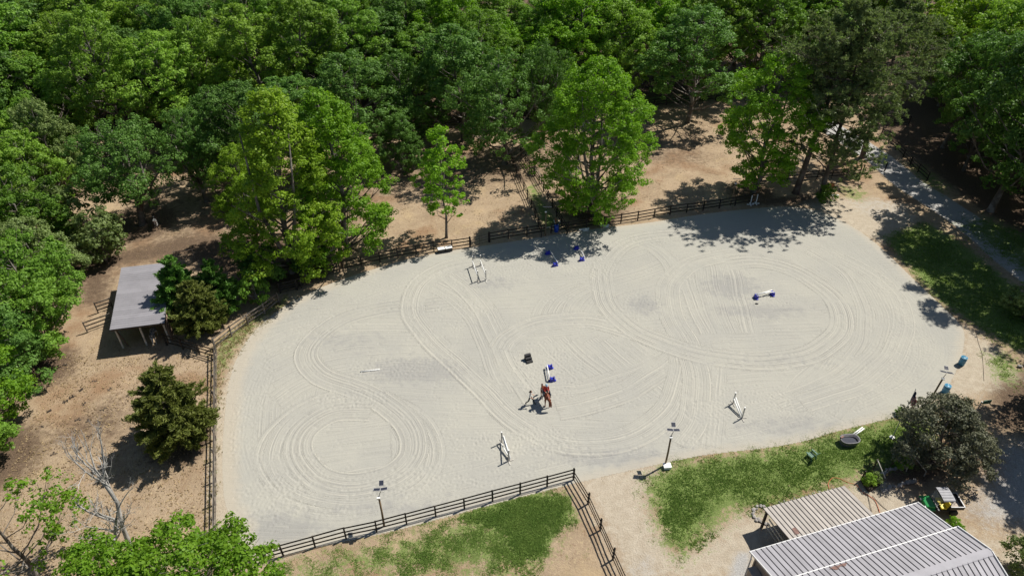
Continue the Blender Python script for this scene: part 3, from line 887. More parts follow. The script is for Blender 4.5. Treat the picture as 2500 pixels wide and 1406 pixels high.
def broadleaf(seed, H, Rr, base, prof, nlobe, nclump, nleaf, leaf, trunk_r, bark='bark_brown', mat='leaf_oak', lobe_k=0.36, clump_r=0.62, fork=1, lean=0.0, twigs=True, flat=0.75):
    """crown of many leaf clumps on limbs that grow from a tapered trunk; returns (trunk mesh, crown mesh)"""
    rng = np.random.default_rng(seed)
    mb = MB()
    pf = PROFILES[prof]
    off = np.cumsum(rng.normal(0, 0.22, (9, 2)), 0) * (H / 18.0)
    off -= off[0]
    off[:, 0] += np.linspace(0, lean, 9)
    zz = np.linspace(0, H * 0.93, 9)
    def ax(z):
        return np.array([np.interp(z, zz, off[:, 0]), np.interp(z, zz, off[:, 1]), z])
    def tr(z):
        return trunk_r * (1 - 0.92 * z / H) ** 0.85
    pts = [ax(0) - (0, 0, 0.25), ax(0.25)] + [ax(z) for z in zz[1:]]
    rad = [trunk_r * 1.7, trunk_r * 1.12] + [tr(z) for z in zz[1:]]
    mb.tube(pts, rad, 9)
    for f in range(fork - 1):
        a = rng.uniform(0, 6.283)
        e = ax(H * 0.8) + np.array([math.cos(a), math.sin(a), 0]) * Rr * 0.5
        s = ax(base * 0.5)
        m = s * 0.5 + e * 0.5 + np.array([math.cos(a), math.sin(a), 0]) * Rr * 0.15
        mb.tube([s, s * .6 + m * .4, m, e], [trunk_r * .8, trunk_r * .68, trunk_r * .45, .05], 7)
    LC, LR = [], []
    for i in range(nlobe):
        t = (i + 0.5) / nlobe
        t = t ** 0.85
        z = base + t * (H - base) * 0.93
        R_ = pf(t) * Rr
        lr = max(0.5, lobe_k * Rr * rng.uniform(0.6, 1.3) * (0.55 + 0.5 * pf(t)))
        a = i * 2.39996 + rng.normal(0, 0.5)
        rr = max(0.0, R_ - lr * 0.75) * (rng.uniform(0.45, 1.28) if i < nlobe * 0.96 else 0.2)
        c = ax(z) + np.array([math.cos(a) * rr, math.sin(a) * rr, 0])
        LC.append(c)
        LR.append(lr)
        zb = max(base * 0.55, z - rr * rng.uniform(0.5, 0.95) - 0.3)
        s = ax(zb)
        k = max(0.035, tr(zb) * 0.42)
        mid = s * 0.5 + c * 0.5 + np.array([0, 0, -0.12 * rr]) + rng.normal(0, 0.15, 3)
        mb.tube([s, mid, c, c + (c - mid) * 0.35], [k, k * 0.66, k * 0.34, 0.02], 5, False)
        if twigs:
            for _ in range(3):
                d = rand_dirs(1, rng)[0]
                d[2] = abs(d[2]) * 0.7
                mb.tube([mid * 0.4 + c * 0.6, c + d * lr * 0.5, c + d * lr * 1.0], [k * 0.3, k * 0.18, 0.012], 4, False)
    PP, NN = [], []
    for c, lr in zip(LC, LR):
        m = max(4, int(nclump * (lr / (lobe_k * Rr)) ** 2 * rng.uniform(0.8, 1.2)))
        d = rand_dirs(m, rng)
        out = c - ax(c[2])
        out[2] = 0
        d = unit(d + 0.45 * unit(out[None]) + np.array([0, 0, 0.38]))
        cc = c + d * lr * rng.uniform(0.55, 1.08, (m, 1)) * np.array([1, 1, flat])
        n = max(6, int(nleaf))
        g = rng.normal(size=(m, n, 3))
        g = g / (np.linalg.norm(g, axis=2, keepdims=True) + 1e-9) * rng.uniform(0.25, 1.0, (m, n, 1)) ** 0.6
        cr = clump_r * rng.uniform(0.65, 1.3, (m, 1, 1))
        p = cc[:, None, :] + g * cr * np.array([1, 1, 0.62])
        nn = unit(g * 0.95 + d[:, None, :] * 0.30 + np.array([0, 0, 0.30]) + rng.normal(0, 0.30, (m, n, 3)))
        PP.append(p.reshape(-1, 3))
        NN.append(nn.reshape(-1, 3))
    P, Nn = np.concatenate(PP), np.concatenate(NN)
    return mb.mesh('trunk', bark, True), leaves(P, Nn, leaf, rng, mat)

def conifer(seed, H, Rr, kind, trunk_r, base, nwhorl, mat, dens=1.0, bark='bark_pine', lean=(0, 0)):
    rng = np.random.default_rng(seed)
    mb = MB()
    zz = np.linspace(0, H, 9)
    off = np.cumsum(rng.normal(0, 0.10, (9, 2)), 0) * (H / 20)
    off -= off[0]
    off += np.outer(np.linspace(0, 1, 9), lean)
    def ax(z):
        return np.array([np.interp(z, zz, off[:, 0]), np.interp(z, zz, off[:, 1]), z])
    def tr(z):
        return max(0.03, trunk_r * (1 - 0.9 * z / H))
    mb.tube([ax(0) - (0, 0, .2), ax(0.3)] + [ax(z) for z in zz[1:]], [trunk_r * 1.4, trunk_r * 1.05] + [tr(z) for z in zz[1:]], 9)
    PP, NN, AA = [], [], []
    if kind == 'pine':
        for w in range(nwhorl):
            t = (w + rng.uniform(0, 0.8)) / nwhorl
            z = base + t * (H - base)
            reach = Rr * (0.55 + 0.75 * math.sin(math.pi * min(1, 0.15 + t * 0.85))) * (1 - 0.55 * t ** 3) * rng.uniform(0.55, 1.1)
            for b in range(rng.integers(2, 5)):
                a = rng.uniform(0, 6.283)
                d = np.array([math.cos(a), math.sin(a), 0])
                s = ax(z)
                e = s + d * reach + np.array([0, 0, reach * rng.uniform(0.05, 0.42)])
                mid = s * 0.5 + e * 0.5 + np.array([0, 0, -0.05 * reach]) + rng.normal(0, 0.12, 3)
                k = max(0.03, tr(z) * 0.3)
                mb.tube([s, mid, e], [k, k * 0.65, 0.015], 5, False)
                if t < 0.14 and rng.random() < 0.6:
                    continue
                for u in np.linspace(0.35, 1.0, 6):
                    q = (1 - u) ** 2 * s + 2 * u * (1 - u) * mid + u * u * e
                    for _ in range(3):
                        dd = unit(d + rng.normal(0, 0.8, 3) + np.array([0, 0, 0.35]))
                        tip = q + dd * reach * rng.uniform(0.10, 0.30)
                        mb.tube([q, tip], [0.022, 0.01], 3, False)
                        m = int(30 * dens)
                        g = rand_dirs(m, rng)
                        g = unit(g + dd * 0.6 + np.array([0, 0, 0.2]))
                        r0 = rng.uniform(0.03, 0.30, (m, 1))
                        PP.append(tip + g * r0 + rng.normal(0, 0.06, (m, 3)))
                        AA.append(g)
                        NN.append(unit(np.cross(g, rand_dirs(m, rng))))
        P, Nn, A = np.concatenate(PP), np.concatenate(NN), np.concatenate(AA)
        return mb.mesh('trunk', bark, True), leaves(P, Nn, 0.34, rng, mat, aspect=0.17, along=A)
    # cedar: dense cone of upward-sweeping feathery sprays
    for w in range(nwhorl):
        t = (w + rng.uniform(0, 1)) / nwhorl
        z = base + t * (H - base)
        reach = Rr * ((1 - t) ** 0.6 * min(1, 0.62 + 2.2 * t)) * rng.uniform(0.7, 1.15) + 0.12
        for b in range(max(3, int(8 * (1 - t) + 3))):
            a = rng.uniform(0, 6.283)
            d = np.array([math.cos(a), math.sin(a), 0])
            s = ax(z)
            e = s + d * reach * rng.uniform(0.55, 1.35) + np.array([0, 0, reach * rng.uniform(0.1, 0.55)])
            mb.tube([s, e], [max(0.015, tr(z) * 0.22), 0.008], 4, False)
            m = int((26 + 80 * reach) * dens)
            u = rng.uniform(0.3, 1.05, (m, 1)) ** 0.7
            g = unit(d * 0.8 + np.array([0, 0, 0.55]) + rng.normal(0, 0.55, (m, 3)))
            PP.append(s * (1 - u) + e * u + rng.normal(0, 0.05 + 0.022 * reach, (m, 3)))
            AA.append(g)
            NN.append(unit(np.cross(g, rand_dirs(m, rng)) + np.array([0, 0, 0.3])))
    P, Nn, A = np.concatenate(PP), np.concatenate(NN), np.concatenate(AA)
    return mb.mesh('trunk', bark, True), leaves(P, Nn, 0.36, rng, mat, aspect=0.15, along=A)

def plant_tree(name, meshes, loc, rz, label, cat='tree', scale=(1, 1, 1), group=None, crown_mat=None):
    t = thing(name, label, cat, loc, rz, group)
    t.scale = scale
    put('trunk', meshes[0], t)
    c = put('crown', meshes[1], t)
    if crown_mat:
        c.material_slots[0].link = 'OBJECT'
        c.material_slots[0].material = MATS[crown_mat]
    return t

# --- trees of the paddock that stand out one by one
T = {}
T['maple_a'] = broadleaf(11, 22.3, 6.0, 1.2, 'cone', 84, 17, 50, 0.23, 0.34, mat='leaf_yellow', lobe_k=0.27, clump_r=0.55, fork=3)
T['maple_b'] = broadleaf(12, 20.8, 5.8, 1.4, 'cone', 84, 17, 50, 0.23, 0.32, mat='leaf_bright', lobe_k=0.27, clump_r=0.55, fork=2)
T['maple_c'] = broadleaf(13, 20.4, 6.7, 1.0, 'oval', 92, 17, 50, 0.23, 0.34, mat='leaf_bright', lobe_k=0.27, clump_r=0.55, fork=3)
T['maple_d'] = broadleaf(14, 18.5, 5.3, 1.6, 'oval', 64, 16, 46, 0.23, 0.26, mat='leaf_bright', lobe_k=0.29, clump_r=0.55, fork=2)
T['slender'] = broadleaf(15, 14.6, 3.0, 3.0, 'oval', 44, 9, 22, 0.27, 0.16, mat='leaf_bright', lobe_k=0.33, clump_r=0.40, twigs=False)
T['oak_low'] = broadleaf(16, 13.5, 5.6, 3.6, 'spread', 34, 18, 44, 0.23, 0.42, mat='leaf_oak', lobe_k=0.36, clump_r=0.60, fork=3)
T['oak_droop'] = broadleaf(17, 14.5, 6.0, 2.0, 'round', 38, 18, 44, 0.23, 0.34, mat='leaf_olive', lobe_k=0.34, clump_r=0.55)
T['dusky'] = broadleaf(18, 6.6, 3.5, 0.5, 'round', 60, 24, 26, 0.17, 0.16, mat='leaf_dusky', lobe_k=0.29, clump_r=0.34)
T['near_gum'] = broadleaf(19, 9.6, 5.0, 1.5, 'round', 40, 20, 42, 0.23, 0.22, mat='leaf_gum', lobe_k=0.34, clump_r=0.48)
T['near_gum_thin'] = broadleaf(20, 9.5, 4.6, 2.0, 'spread', 22, 9, 26, 0.23, 0.18, mat='leaf_gum', lobe_k=0.30, clump_r=0.46)
# --- crowns of the wood, used again and again with other sizes and turns
WOOD = []
for k, (pr, rr, ba, fl) in enumerate([('round', 5.6, 3.6, .8), ('round', 6.0, 4.2, .75), ('oval', 5.2, 3.4, .9), ('spread', 5.8, 4.6, .75), ('oval', 5.5, 3.0, .85), ('round', 5.7, 3.2, .8), ('spread', 5.4, 4.0, .8), ('oval', 5.9, 3.6, .8)]):
    WOOD.append(broadleaf(200 + k, 18.0, rr, ba, pr, 60, 14, 42, 0.255, 0.27, mat='leaf_oak', lobe_k=0.26, clump_r=0.54, flat=fl))
LOWT = [broadleaf(240 + k, 12.0, 4.8, 0.9, pr, 48, 15, 42, 0.235, 0.2, mat='leaf_oak', lobe_k=0.29, clump_r=0.50) for k, pr in enumerate(['round', 'oval', 'spread'])]
SHRUB = [broadleaf(300, 5.0, 2.6, 0.5, 'round', 22, 14, 22, 0.26, 0.09, mat='leaf_olive', lobe_k=0.4, clump_r=0.42),
         broadleaf(301, 2.6, 1.3, 0.3, 'round', 12, 10, 18, 0.20, 0.05, mat='leaf_oak', lobe_k=0.45, clump_r=0.30)]
PINES = [conifer(31, 24.5, 5.4, 'pine', 0.42, 10.5, 30, 'needle_pine', lean=(0.8, 0.2)), conifer(32, 21.5, 4.9, 'pine', 0.36, 3.0, 36, 'needle_pine', lean=(1.2, -0.3))]
CEDARS = [conifer(41, 9.0, 3.1, 'cedar', 0.2, 0.3, 46, 'needle_cedar'), conifer(42, 6.6, 2.3, 'cedar', 0.16, 0.3, 36, 'needle_green')]

def at_top(base, top):
    return top_h(base, top)

plant_tree('maple_tree', T['maple_a'], G(712, 664), 0.4, 'tall yellow-green maple, left of the pair above the arena fence', scale=(1.05, 1.05, 1.0))
plant_tree('maple_tree', T['maple_b'], G(852, 618), 1.9, 'tall bright green maple, right of the pair above the arena fence', scale=(1.05, 1.05, 1.0))
plant_tree('maple_tree', T['maple_c'], G(1452, 526), 2.6, 'big bright green maple beside the narrow fenced lane', scale=(1.0, 1.0, 1.02))
plant_tree('maple_tree', T['maple_d'], G(1838, 468), 0.9, 'bright green maple just left of the two tall pines', scale=(1.1, 1.1, 1.04))
plant_tree('young_tree', T['slender'], G(1090, 580), 0.2, 'slender light green tree with bare lower trunk behind the far rail fence')
plant_tree('oak_tree', T['oak_low'], G(348, 548), 0.0, 'spreading dark oak with forked trunk behind the open shed', crown_mat='leaf_oak_dark')
plant_tree('oak_tree', T['oak_low'], G(505, 492), 2.2, 'smaller dark oak between the spreading oak and the yellow-green maple', scale=(0.66, 0.66, 0.92), crown_mat='leaf_oak_dark')
plant_tree('oak_tree', T['oak_droop'], G(1232, 400), 1.0, 'grey-green drooping oak at the top of the fenced lane', scale=(1.1, 1.1, 1.15), crown_mat='leaf_oak_dark')
plant_tree('oak_tree', T['oak_low'], G(1325, 358), 4.0, 'dark oak with thin straight trunk left of the big bright maple', scale=(0.75, 0.75, 1.15), crown_mat='leaf_oak_dark')
plant_tree('maple_tree', T['maple_d'], G(625, 590), 2.2, 'shorter yellow-green maple left of and behind the tall pair', scale=(0.62, 0.62, 0.70), crown_mat='leaf_yellow')
plant_tree('oak_tree', WOOD[2], G(640, 480), 0.3, 'dark oak half hidden behind the yellow-green maple', scale=(0.95, 0.95, 0.88), crown_mat='leaf_oak_dark')
plant_tree('oak_tree', WOOD[3], G(768, 452), 1.3, 'dark oak half hidden behind the gap of the two tall maples', scale=(0.9, 0.9, 0.85), crown_mat='leaf_oak_dark')
plant_tree('oak_tree', WOOD[5], G(900, 408), 2.3, 'dark oak behind the right one of the two tall maples', scale=(1.1, 1.1, 0.95), crown_mat='leaf_oak_dark')
plant_tree('oak_tree', LOWT[0], G(1010, 352), 4.3, 'dark oak with low crown at the far fence above the slender tree', scale=(1.05, 1.05, 1.2), crown_mat='leaf_oak_dark')
plant_tree('oak_tree', LOWT[1], G(985, 420), 4.3, 'low dark tree left of the slender light green tree', scale=(0.62, 0.62, 0.72), crown_mat='leaf_oak_dark')
plant_tree('oak_tree', LOWT[2], G(560, 440), 1.3, 'dark oak in the gap left of the yellow-green maple', scale=(0.95, 0.95, 1.1), crown_mat='leaf_oak_dark')
plant_tree('oak_tree', WOOD[0], G(1130, 345), 5.3, 'dark oak between the slender tree and the fenced lane', scale=(1.1, 1.1, 1.0), crown_mat='leaf_oak_dark')
plant_tree('oak_tree', WOOD[1], G(1678, 300), 1.3, 'dark oak with bare black trunk in front of the far fence', scale=(1.25, 1.25, 1.02), crown_mat='leaf_oak_dark')
plant_tree('pine_tree', PINES[0], G(1942, 472), 0.0, 'tallest pine with straight bare trunk at the arena corner', group='pines at the arena corner')
plant_tree('pine_tree', PINES[1], G(2004, 482), 2.0, 'shorter pine with branches low down, right of the tallest pine', group='pines at the arena corner')
plant_tree('pine_tree', PINES[0], G(2105, 385), 3.9, 'pine behind the two corner pines beside the gravel drive', scale=(0.95, 0.95, 0.9), group='pines at the arena corner')
plant_tree('cedar_tree', CEDARS[0], G(452, 1074), 0.0, 'olive cedar standing alone against the left paddock fence', scale=(1.02, 1.02, 0.92))
plant_tree('cedar_tree', CEDARS[0], G(497, 812), 2.2, 'olive cedar in front of the darker cedars beside the shed', scale=(0.80, 0.80, 0.72))
plant_tree('cedar_tree', CEDARS[1], G(462, 770), 1.0, 'dark green cedar nearest to the shed roof', scale=(1.05, 1.05, 1.12))
plant_tree('cedar_tree', CEDARS[1], G(545, 765), 4.0, 'dark green cedar right of the olive cedar by the shed', scale=(0.95, 0.95, 1.0))
plant_tree('magnolia_tree', T['dusky'], G(2268, 1130), 0.5, 'round dusky brown-green tree between the flagpole and the utility vehicle', scale=(0.97, 0.97, 0.97))
plant_tree('sweetgum_tree', T['near_gum'], (-19.8, 22.6, 0), 0.6, 'dense bright sweetgum crown at the bottom left of the picture', scale=(1.05, 1.05, 1.0))
plant_tree('sweetgum_tree', T['near_gum'], (-24.6, 22.0, 0), 2.6, 'bright sweetgum crown left of the dense one, cut by the bottom edge', scale=(0.85, 0.85, 0.9))
plant_tree('sweetgum_tree', T['near_gum_thin'], (-33.2, 26.6, 0), 1.2, 'sparse bright sweetgum at the left bottom beside the dead grey tree')
plant_tree('sapling', SHRUB[1], G(632, 742), 0.5, 'dark young sapling behind the diagonal fence', scale=(1.2, 1.2, 1.6))
plant_tree('bush', SHRUB[0], G(640, 690), 0.5, 'low dark bush under the yellow-green maple', scale=(1.0, 1.0, 0.9), crown_mat='leaf_oak_dark')
plant_tree('bush', SHRUB[0], G(760, 655), 2.5, 'low dark bush between the two tall maples', scale=(0.9, 0.9, 0.8), crown_mat='leaf_oak_dark')
plant_tree('bush', SHRUB[0], G(262, 640), 2.5, 'grey-green bush tree just above the shed roof', 'tree', scale=(1.25, 1.25, 1.3))
plant_tree('bush', SHRUB[0], G(160, 600), 4.0, 'grey-green bush tree at the left wood edge above the shed', 'tree', scale=(1.5, 1.5, 1.5))
plant_tree('bush', SHRUB[1], G(2012, 495), 1.0, 'small dark bush at the foot of the shorter pine')
plant_tree('bush', SHRUB[1], G(2195, 1010), 1.0, 'tiny dark shrub beside the flag on the arena edge', scale=(.35, .35, .3))
plant_tree('bush', SHRUB[0], G(2495, 775), 1.0, 'bush at the right edge beside the shaded grass strip', scale=(0.9, 0.9, 0.8))
plant_tree('bush', SHRUB[0], G(2500, 1395), 3.0, 'bush in the bottom right corner beyond the barn', scale=(0.6, 0.6, 0.6))
plant_tree('young_tree', T['slender'], (34.2, 22.2, 0), 3.0, 'slim treetop poking over the barn roof at the bottom right', scale=(0.5, 0.5, 0.42), crown_mat='leaf_oak_dark')

# --- bare grey tree at the lower left
def dead_tree(seed, H):
    rng = np.random.default_rng(seed)
    mb = MB()
    tw = MB()
    def grow(p, d, L, r, depth):
        n = 4
        pts, rad = [p], [r]
        for k in range(n):
            d = unit(d + rng.normal(0, 0.16, 3) + np.array([0, 0, 0.05]))
            p = p + d * L / n
            pts.append(p)
            rad.append(r * (1 - 0.5 * (k + 1) / n))
        (mb if depth < 1 else tw).tube(pts, rad, 6 if depth < 2 else 4, False)
        if depth < 4:
            for k in range(7 if depth == 0 else 5):
                i = rng.integers(2 if depth == 0 else 1, n + 1)
                dd = unit(d + rng.normal(0, 0.42 if depth < 1 else 0.5, 3) + np.array([0, 0, 0.25]))
                grow(pts[i], dd, L * rng.uniform(0.30, 0.52), rad[i] * 0.62, depth + 1)
    grow(np.array([0, 0, 0.]), np.array([-0.03, 0, 1.]), H * 0.62, 0.22, 0)
    grow(np.array([0.1, 0.1, 0.]), np.array([0.22, 0.15, 1.]), H * 0.5, 0.17, 0)
    return mb.mesh('trunk', 'bark_dead', True), tw.mesh('branches', 'bark_dead', True)
dt = thing('dead_tree', 'bare grey dead tree with forked trunk at the lower left', 'tree', G(322, 1378, 0), 3.3)
dm = dead_tree(5, 13.5)
put('trunk', dm[0], dt)
put('branches', dm[1], dt)

# --- the wood: every tree is its own, packed behind the far fence and along both sides
wr = random.Random(21)
def in_poly(p, poly):
    return poly_sdf(np.array([p[0]]), np.array([p[1]]), poly)[0]
ZONES = [
    ('behind', [(-560, 470), (200, 415), (390, 390), (600, 362), (830, 333), (980, 318), (1130, 303), (1330, 287), (1480, 270), (1645, 248), (1900, 225), (2120, 190), (2230, 60), (2400, -140), (-560, -140)], 6.3),
    ('left', [(-560, 440), (190, 425), (190, 480), (110, 560), (120, 640), (160, 720), (130, 830), (40, 880), (10, 1000), (-70, 1180), (-560, 1180)], 5.0),
    ('right', [(2265, 265), (2395, 350), (2560, 480), (2760, 600), (3100, 600), (3000, 20), (2420, -60), (2300, 80)], 6.2),
]
TONE = {None: 'mid green', 'leaf_oak_dark': 'dark green', 'leaf_olive': 'grey-green', 'leaf_bright': 'bright green', 'leaf_yellow': 'yellow-green'}
def wood_label(zone, p, cm):
    side = 'left' if p[0] < -22 else ('right' if p[0] > 22 else 'middle')
    if zone == 'behind':
        row = 'just behind the far fence' if p[1] < 0.12 * p[0] + 104 else 'deep in the far wood'
        return '%s woodland tree %s, %s of the picture' % (TONE[cm], row, side), 'woods behind the far fence'
    if zone == 'left':
        where = 'above the shed' if p[1] > 62 else ('beside the shed' if p[1] > 48 else 'below the shed')
        return '%s tree of the left wood edge, %s' % (TONE[cm], where), 'wood edge left of the paddock and shed'
    return '%s woodland tree right of the gravel drive, %s' % (TONE[cm], 'at the top of the picture' if p[1] > 92 else 'beside the drive'), 'woods right of the gravel drive'
FIX = [(2352, 418), (120, 812), (95, 880), (40, 960), (0, 1060), (-50, 1150), (2300, 362), (2450, 445), (2570, 545), (348, 548), (505, 492), (1232, 400), (1325, 358), (1678, 300), (2105, 385), (1010, 352), (1130, 345), (900, 408)]
taken = [Vector(G(*p)[:2]) for p in FIX]
n_wood = 0
for zone, poly, dist in ZONES:
    P = pxpoly(poly)
    lo, hi = P.min(0), P.max(0)
    hi[1] = min(hi[1], 150)
    lo[0], hi[0] = max(lo[0], -105), min(hi[0], 105)
    for _ in range(5000):
        p = (wr.uniform(lo[0], hi[0]), wr.uniform(lo[1], hi[1]))
        if abs(p[0]) > 0.74 * (p[1] + 30) + 14:
            continue
        if p[1] > 135 or in_poly(p, P) < 0.3:
            continue
        v = Vector(p)
        if any((v - q_).length < dist * (0.85 + 0.3 * wr.random()) for q_ in taken):
            continue
        taken.append(v)
        n_wood += 1
        if zone == 'left':
            k = wr.uniform(0.80, 1.08) if p[1] < 62 else wr.uniform(0.95, 1.3)
            if p[1] < 48:
                k *= 0.85
        else:
            k = wr.uniform(0.78, 1.24)
        w = wr.uniform(0.78, 1.26) * (0.45 + 0.55 * k) * (0.88 if zone == 'left' else 1.0)
        cm = None
        u = wr.random()
        if zone == 'right':
            cm = 'leaf_yellow' if (p[1] > 84 and u < 0.65) else ('leaf_oak_dark' if u < 0.3 else None)
        elif zone == 'left':
            cm = 'leaf_olive' if u < 0.22 else ('leaf_bright' if u < 0.40 else None)
        elif p[1] > 104 and -10 < p[0] < 40 and u < 0.4:
            cm = 'leaf_bright'
        elif u < 0.22:
            cm = 'leaf_oak_dark'
        plant_tree('woodland_tree', wr.choice(LOWT if zone == 'left' else WOOD), (p[0], p[1], 0), wr.uniform(0, 6.28), wood_label(zone, p, cm)[0], 'tree', (w, w, k), wood_label(zone, p, cm)[1], cm)
for px_, py_, k, w, cm, lb in [(120, 812, .95, .95, None, 'mid green tree of the left wood edge, beside the shed fence'), (95, 880, .85, .9, None, 'mid green tree at the left edge with its shade on the bare paddock'), (40, 960, .8, .85, 'leaf_oak_dark', 'dark green low tree at the left edge below the shed'),
                         (0, 1060, .72, .8, 'leaf_bright', 'bright green low tree at the left edge, lower half of the picture'), (-50, 1150, .7, .8, None, 'lowest tree of the left wood edge')]:
    plant_tree('woodland_tree', wr.choice(LOWT), G(px_, py_), wr.uniform(0, 6.28), lb, 'tree', (w, w, k), 'wood edge left of the paddock and shed', cm)
for px_, py_, k, w, lb in [(2352, 418, 1.1, 0.85, 'dark green tree right of the drive, second from the drive fence'), (2300, 362, 0.95, 0.95, 'dark green tree with visible trunk beside the drive fence'), (2450, 445, 0.95, 0.9, 'dark green tree right of the drive, middle of the row there'), (2570, 545, 0.95, 0.9, 'dark green tree right of the drive at the right edge')]:
    plant_tree('woodland_tree', wr.choice(WOOD), G(px_, py_), wr.uniform(0, 6.28), lb, 'tree', (w, w, k), 'trees beside the drive', 'leaf_oak_dark')
for x, y, lb in [(72, 112, 'yellow-green tree at the top right beside the gap of the drive'), (81, 121, 'yellow-green tree behind the others at the top right'), (65, 124, 'yellow-green tree behind the tallest pine at the top')]:
    plant_tree('woodland_tree', wr.choice(WOOD), (x, y, 0), wr.uniform(0, 6.28), lb, 'tree', (1.15, 1.15, 1.1), 'woods right of the gravel drive', 'leaf_yellow')
# trees beyond the right edge of the picture that shade the grass strip, the arena edge and the yard
for x, y, k, w in [(61.5, 77.5, 1.42, 1.36), (63.5, 69.0, 1.42, 1.42), (66, 61, 1.35, 1.4), (50.5, 42, 0.85, 1.0), (49.5, 37, 0.85, 1.1), (56, 45, 0.9, 1.1), (48.6, 31.5, 0.7, 0.9)]:
    plant_tree('woodland_tree', wr.choice(WOOD), (x, y, 0), wr.uniform(0, 6.28), 'tree beyond the right edge whose shade falls on the yard and grass strip', 'tree', (w, w, k), 'trees beyond the right edge', 'leaf_oak_dark')
print('woodland trees', n_wood)

# ------------------------------------------------------------------ grass and weeds: tufts nobody could count
def tufts(name, label, mask, count, hgt, mat, seed, region, k0=0.42):
    r = np.random.default_rng(seed)
    P = pxpoly(region)
    lo, hi = P.min(0), P.max(0)
    p = r.uniform(lo, hi, (count * 3, 2))
    g = sample_field(mask, p[:, 0], p[:, 1])
    pn = np.sin(p[:, 0] * 2.1 + 1.7 * np.sin(p[:, 1] * 1.3)) * np.sin(p[:, 1] * 1.9 + 1.1 * np.sin(p[:, 0] * 1.7)) * 0.34
    ok = (g + pn + r.normal(0, 0.12, len(g)) > k0 - 0.1 + r.uniform(0, 0.75, len(g))) & (poly_sdf(p[:, 0], p[:, 1], P) > 0)
    p = p[ok][:count]
    n = len(p)
    nb = 4
    a = r.uniform(0, 6.283, (n, nb))
    h = hgt * r.uniform(0.5, 1.4, (n, nb)) * (0.6 + 0.6 * np.clip(sample_field(mask, p[:, 0], p[:, 1]), 0, 1.5))[:, None]
    w = 0.035 * r.uniform(0.6, 1.5, (n, nb))
    o = np.stack([np.cos(a), np.sin(a), np.zeros_like(a)], -1)
    s = np.stack([-np.sin(a), np.cos(a), np.zeros_like(a)], -1)
    b = np.concatenate([p, np.full((n, 1), -0.02)], 1)[:, None, :] + r.normal(0, 0.05, (n, nb, 3)) * np.array([1, 1, 0])
    tip = b + o * (h * 0.8)[..., None] + np.array([0, 0, 1]) * h[..., None]
    V = np.stack([b - s * w[..., None], b + s * w[..., None], tip], 2).reshape(-1, 3)
    o_ = put(name, fastmesh(name, V, np.arange(len(V)).reshape(-1, 3), mat))
    tag(o_, label, 'grass')
    o_['kind'] = 'stuff'
LAWN = [(1540, 1180), (1640, 1110), (2280, 985), (2310, 1090), (2100, 1190), (1800, 1270), (1640, 1400), (1560, 1300)]
PADD = [(620, 1440), (680, 1370), (1380, 1185), (1420, 1300), (1480, 1440)]
STRIP = [(2140, 570), (2330, 510), (2700, 640), (2700, 900), (2480, 960), (2380, 860)]
EDGE = [(500, 860), (690, 700), (740, 720), (600, 860), (545, 1000), (535, 1300), (495, 1300)]
tufts('lawn_grass', 'green lawn grass between the arena and the barn', grass, 30000, 0.075, 'grass_blade', 1, LAWN)
tufts('paddock_grass', 'patchy green grass in the fenced paddock at the bottom', grass, 26000, 0.08, 'grass_blade', 2, PADD)
tufts('verge_grass', 'shaded green grass strip between the arena and the gravel drive', grass, 14000, 0.10, 'grass_blade', 3, STRIP)
tufts('dry_grass', 'dry weedy grass along the left arena fence', grass + 0.15, 5000, 0.14, 'grass_dry', 4, EDGE, 0.3)

def fallen(name, label, region, count, seed):
    """loose leaves and twigs on the bare ground"""
    r = np.random.default_rng(seed)
    P = pxpoly(region)
    lo, hi = P.min(0), P.max(0)
    p = r.uniform(lo, hi, (count * 3, 2))
    ok = (poly_sdf(p[:, 0], p[:, 1], P) > 0) & (poly_sdf(p[:, 0], p[:, 1], ARENA) < -0.6)
    ok &= np.sin(p[:, 0] * 1.1 + 2 * np.sin(p[:, 1] * .6)) * np.sin(p[:, 1] * 1.3 + np.sin(p[:, 0])) + r.normal(0, .5, len(p)) > 0
    p = p[ok][:count]
    z = sample_field(GZ, p[:, 0], p[:, 1]) + 0.035
    Q = np.concatenate([p, z[:, None]], 1)
    nn = unit(np.array([0, 0, 1.0]) + r.normal(0, 0.28, (len(p), 3)))
    o = put(name, leaves(Q, nn, 0.15, r, 'fallen_leaf', name))
    tag(o, label, 'leaf litter')
    o['kind'] = 'stuff'
fallen('leaf_litter', 'brown fallen leaves on the bare ground behind the far arena fence', [(300, 640), (420, 480), (830, 360), (1300, 310), (1900, 240), (2000, 440), (1840, 500), (1340, 575), (1100, 605), (830, 660), (690, 715), (500, 760)], 9000, 71)
fallen('straw_litter', 'loose straw and leaves on the bare ground of the left paddock', [(150, 860), (300, 830), (520, 880), (514, 1300), (300, 1420), (0, 1420), (0, 1200)], 6000, 72)
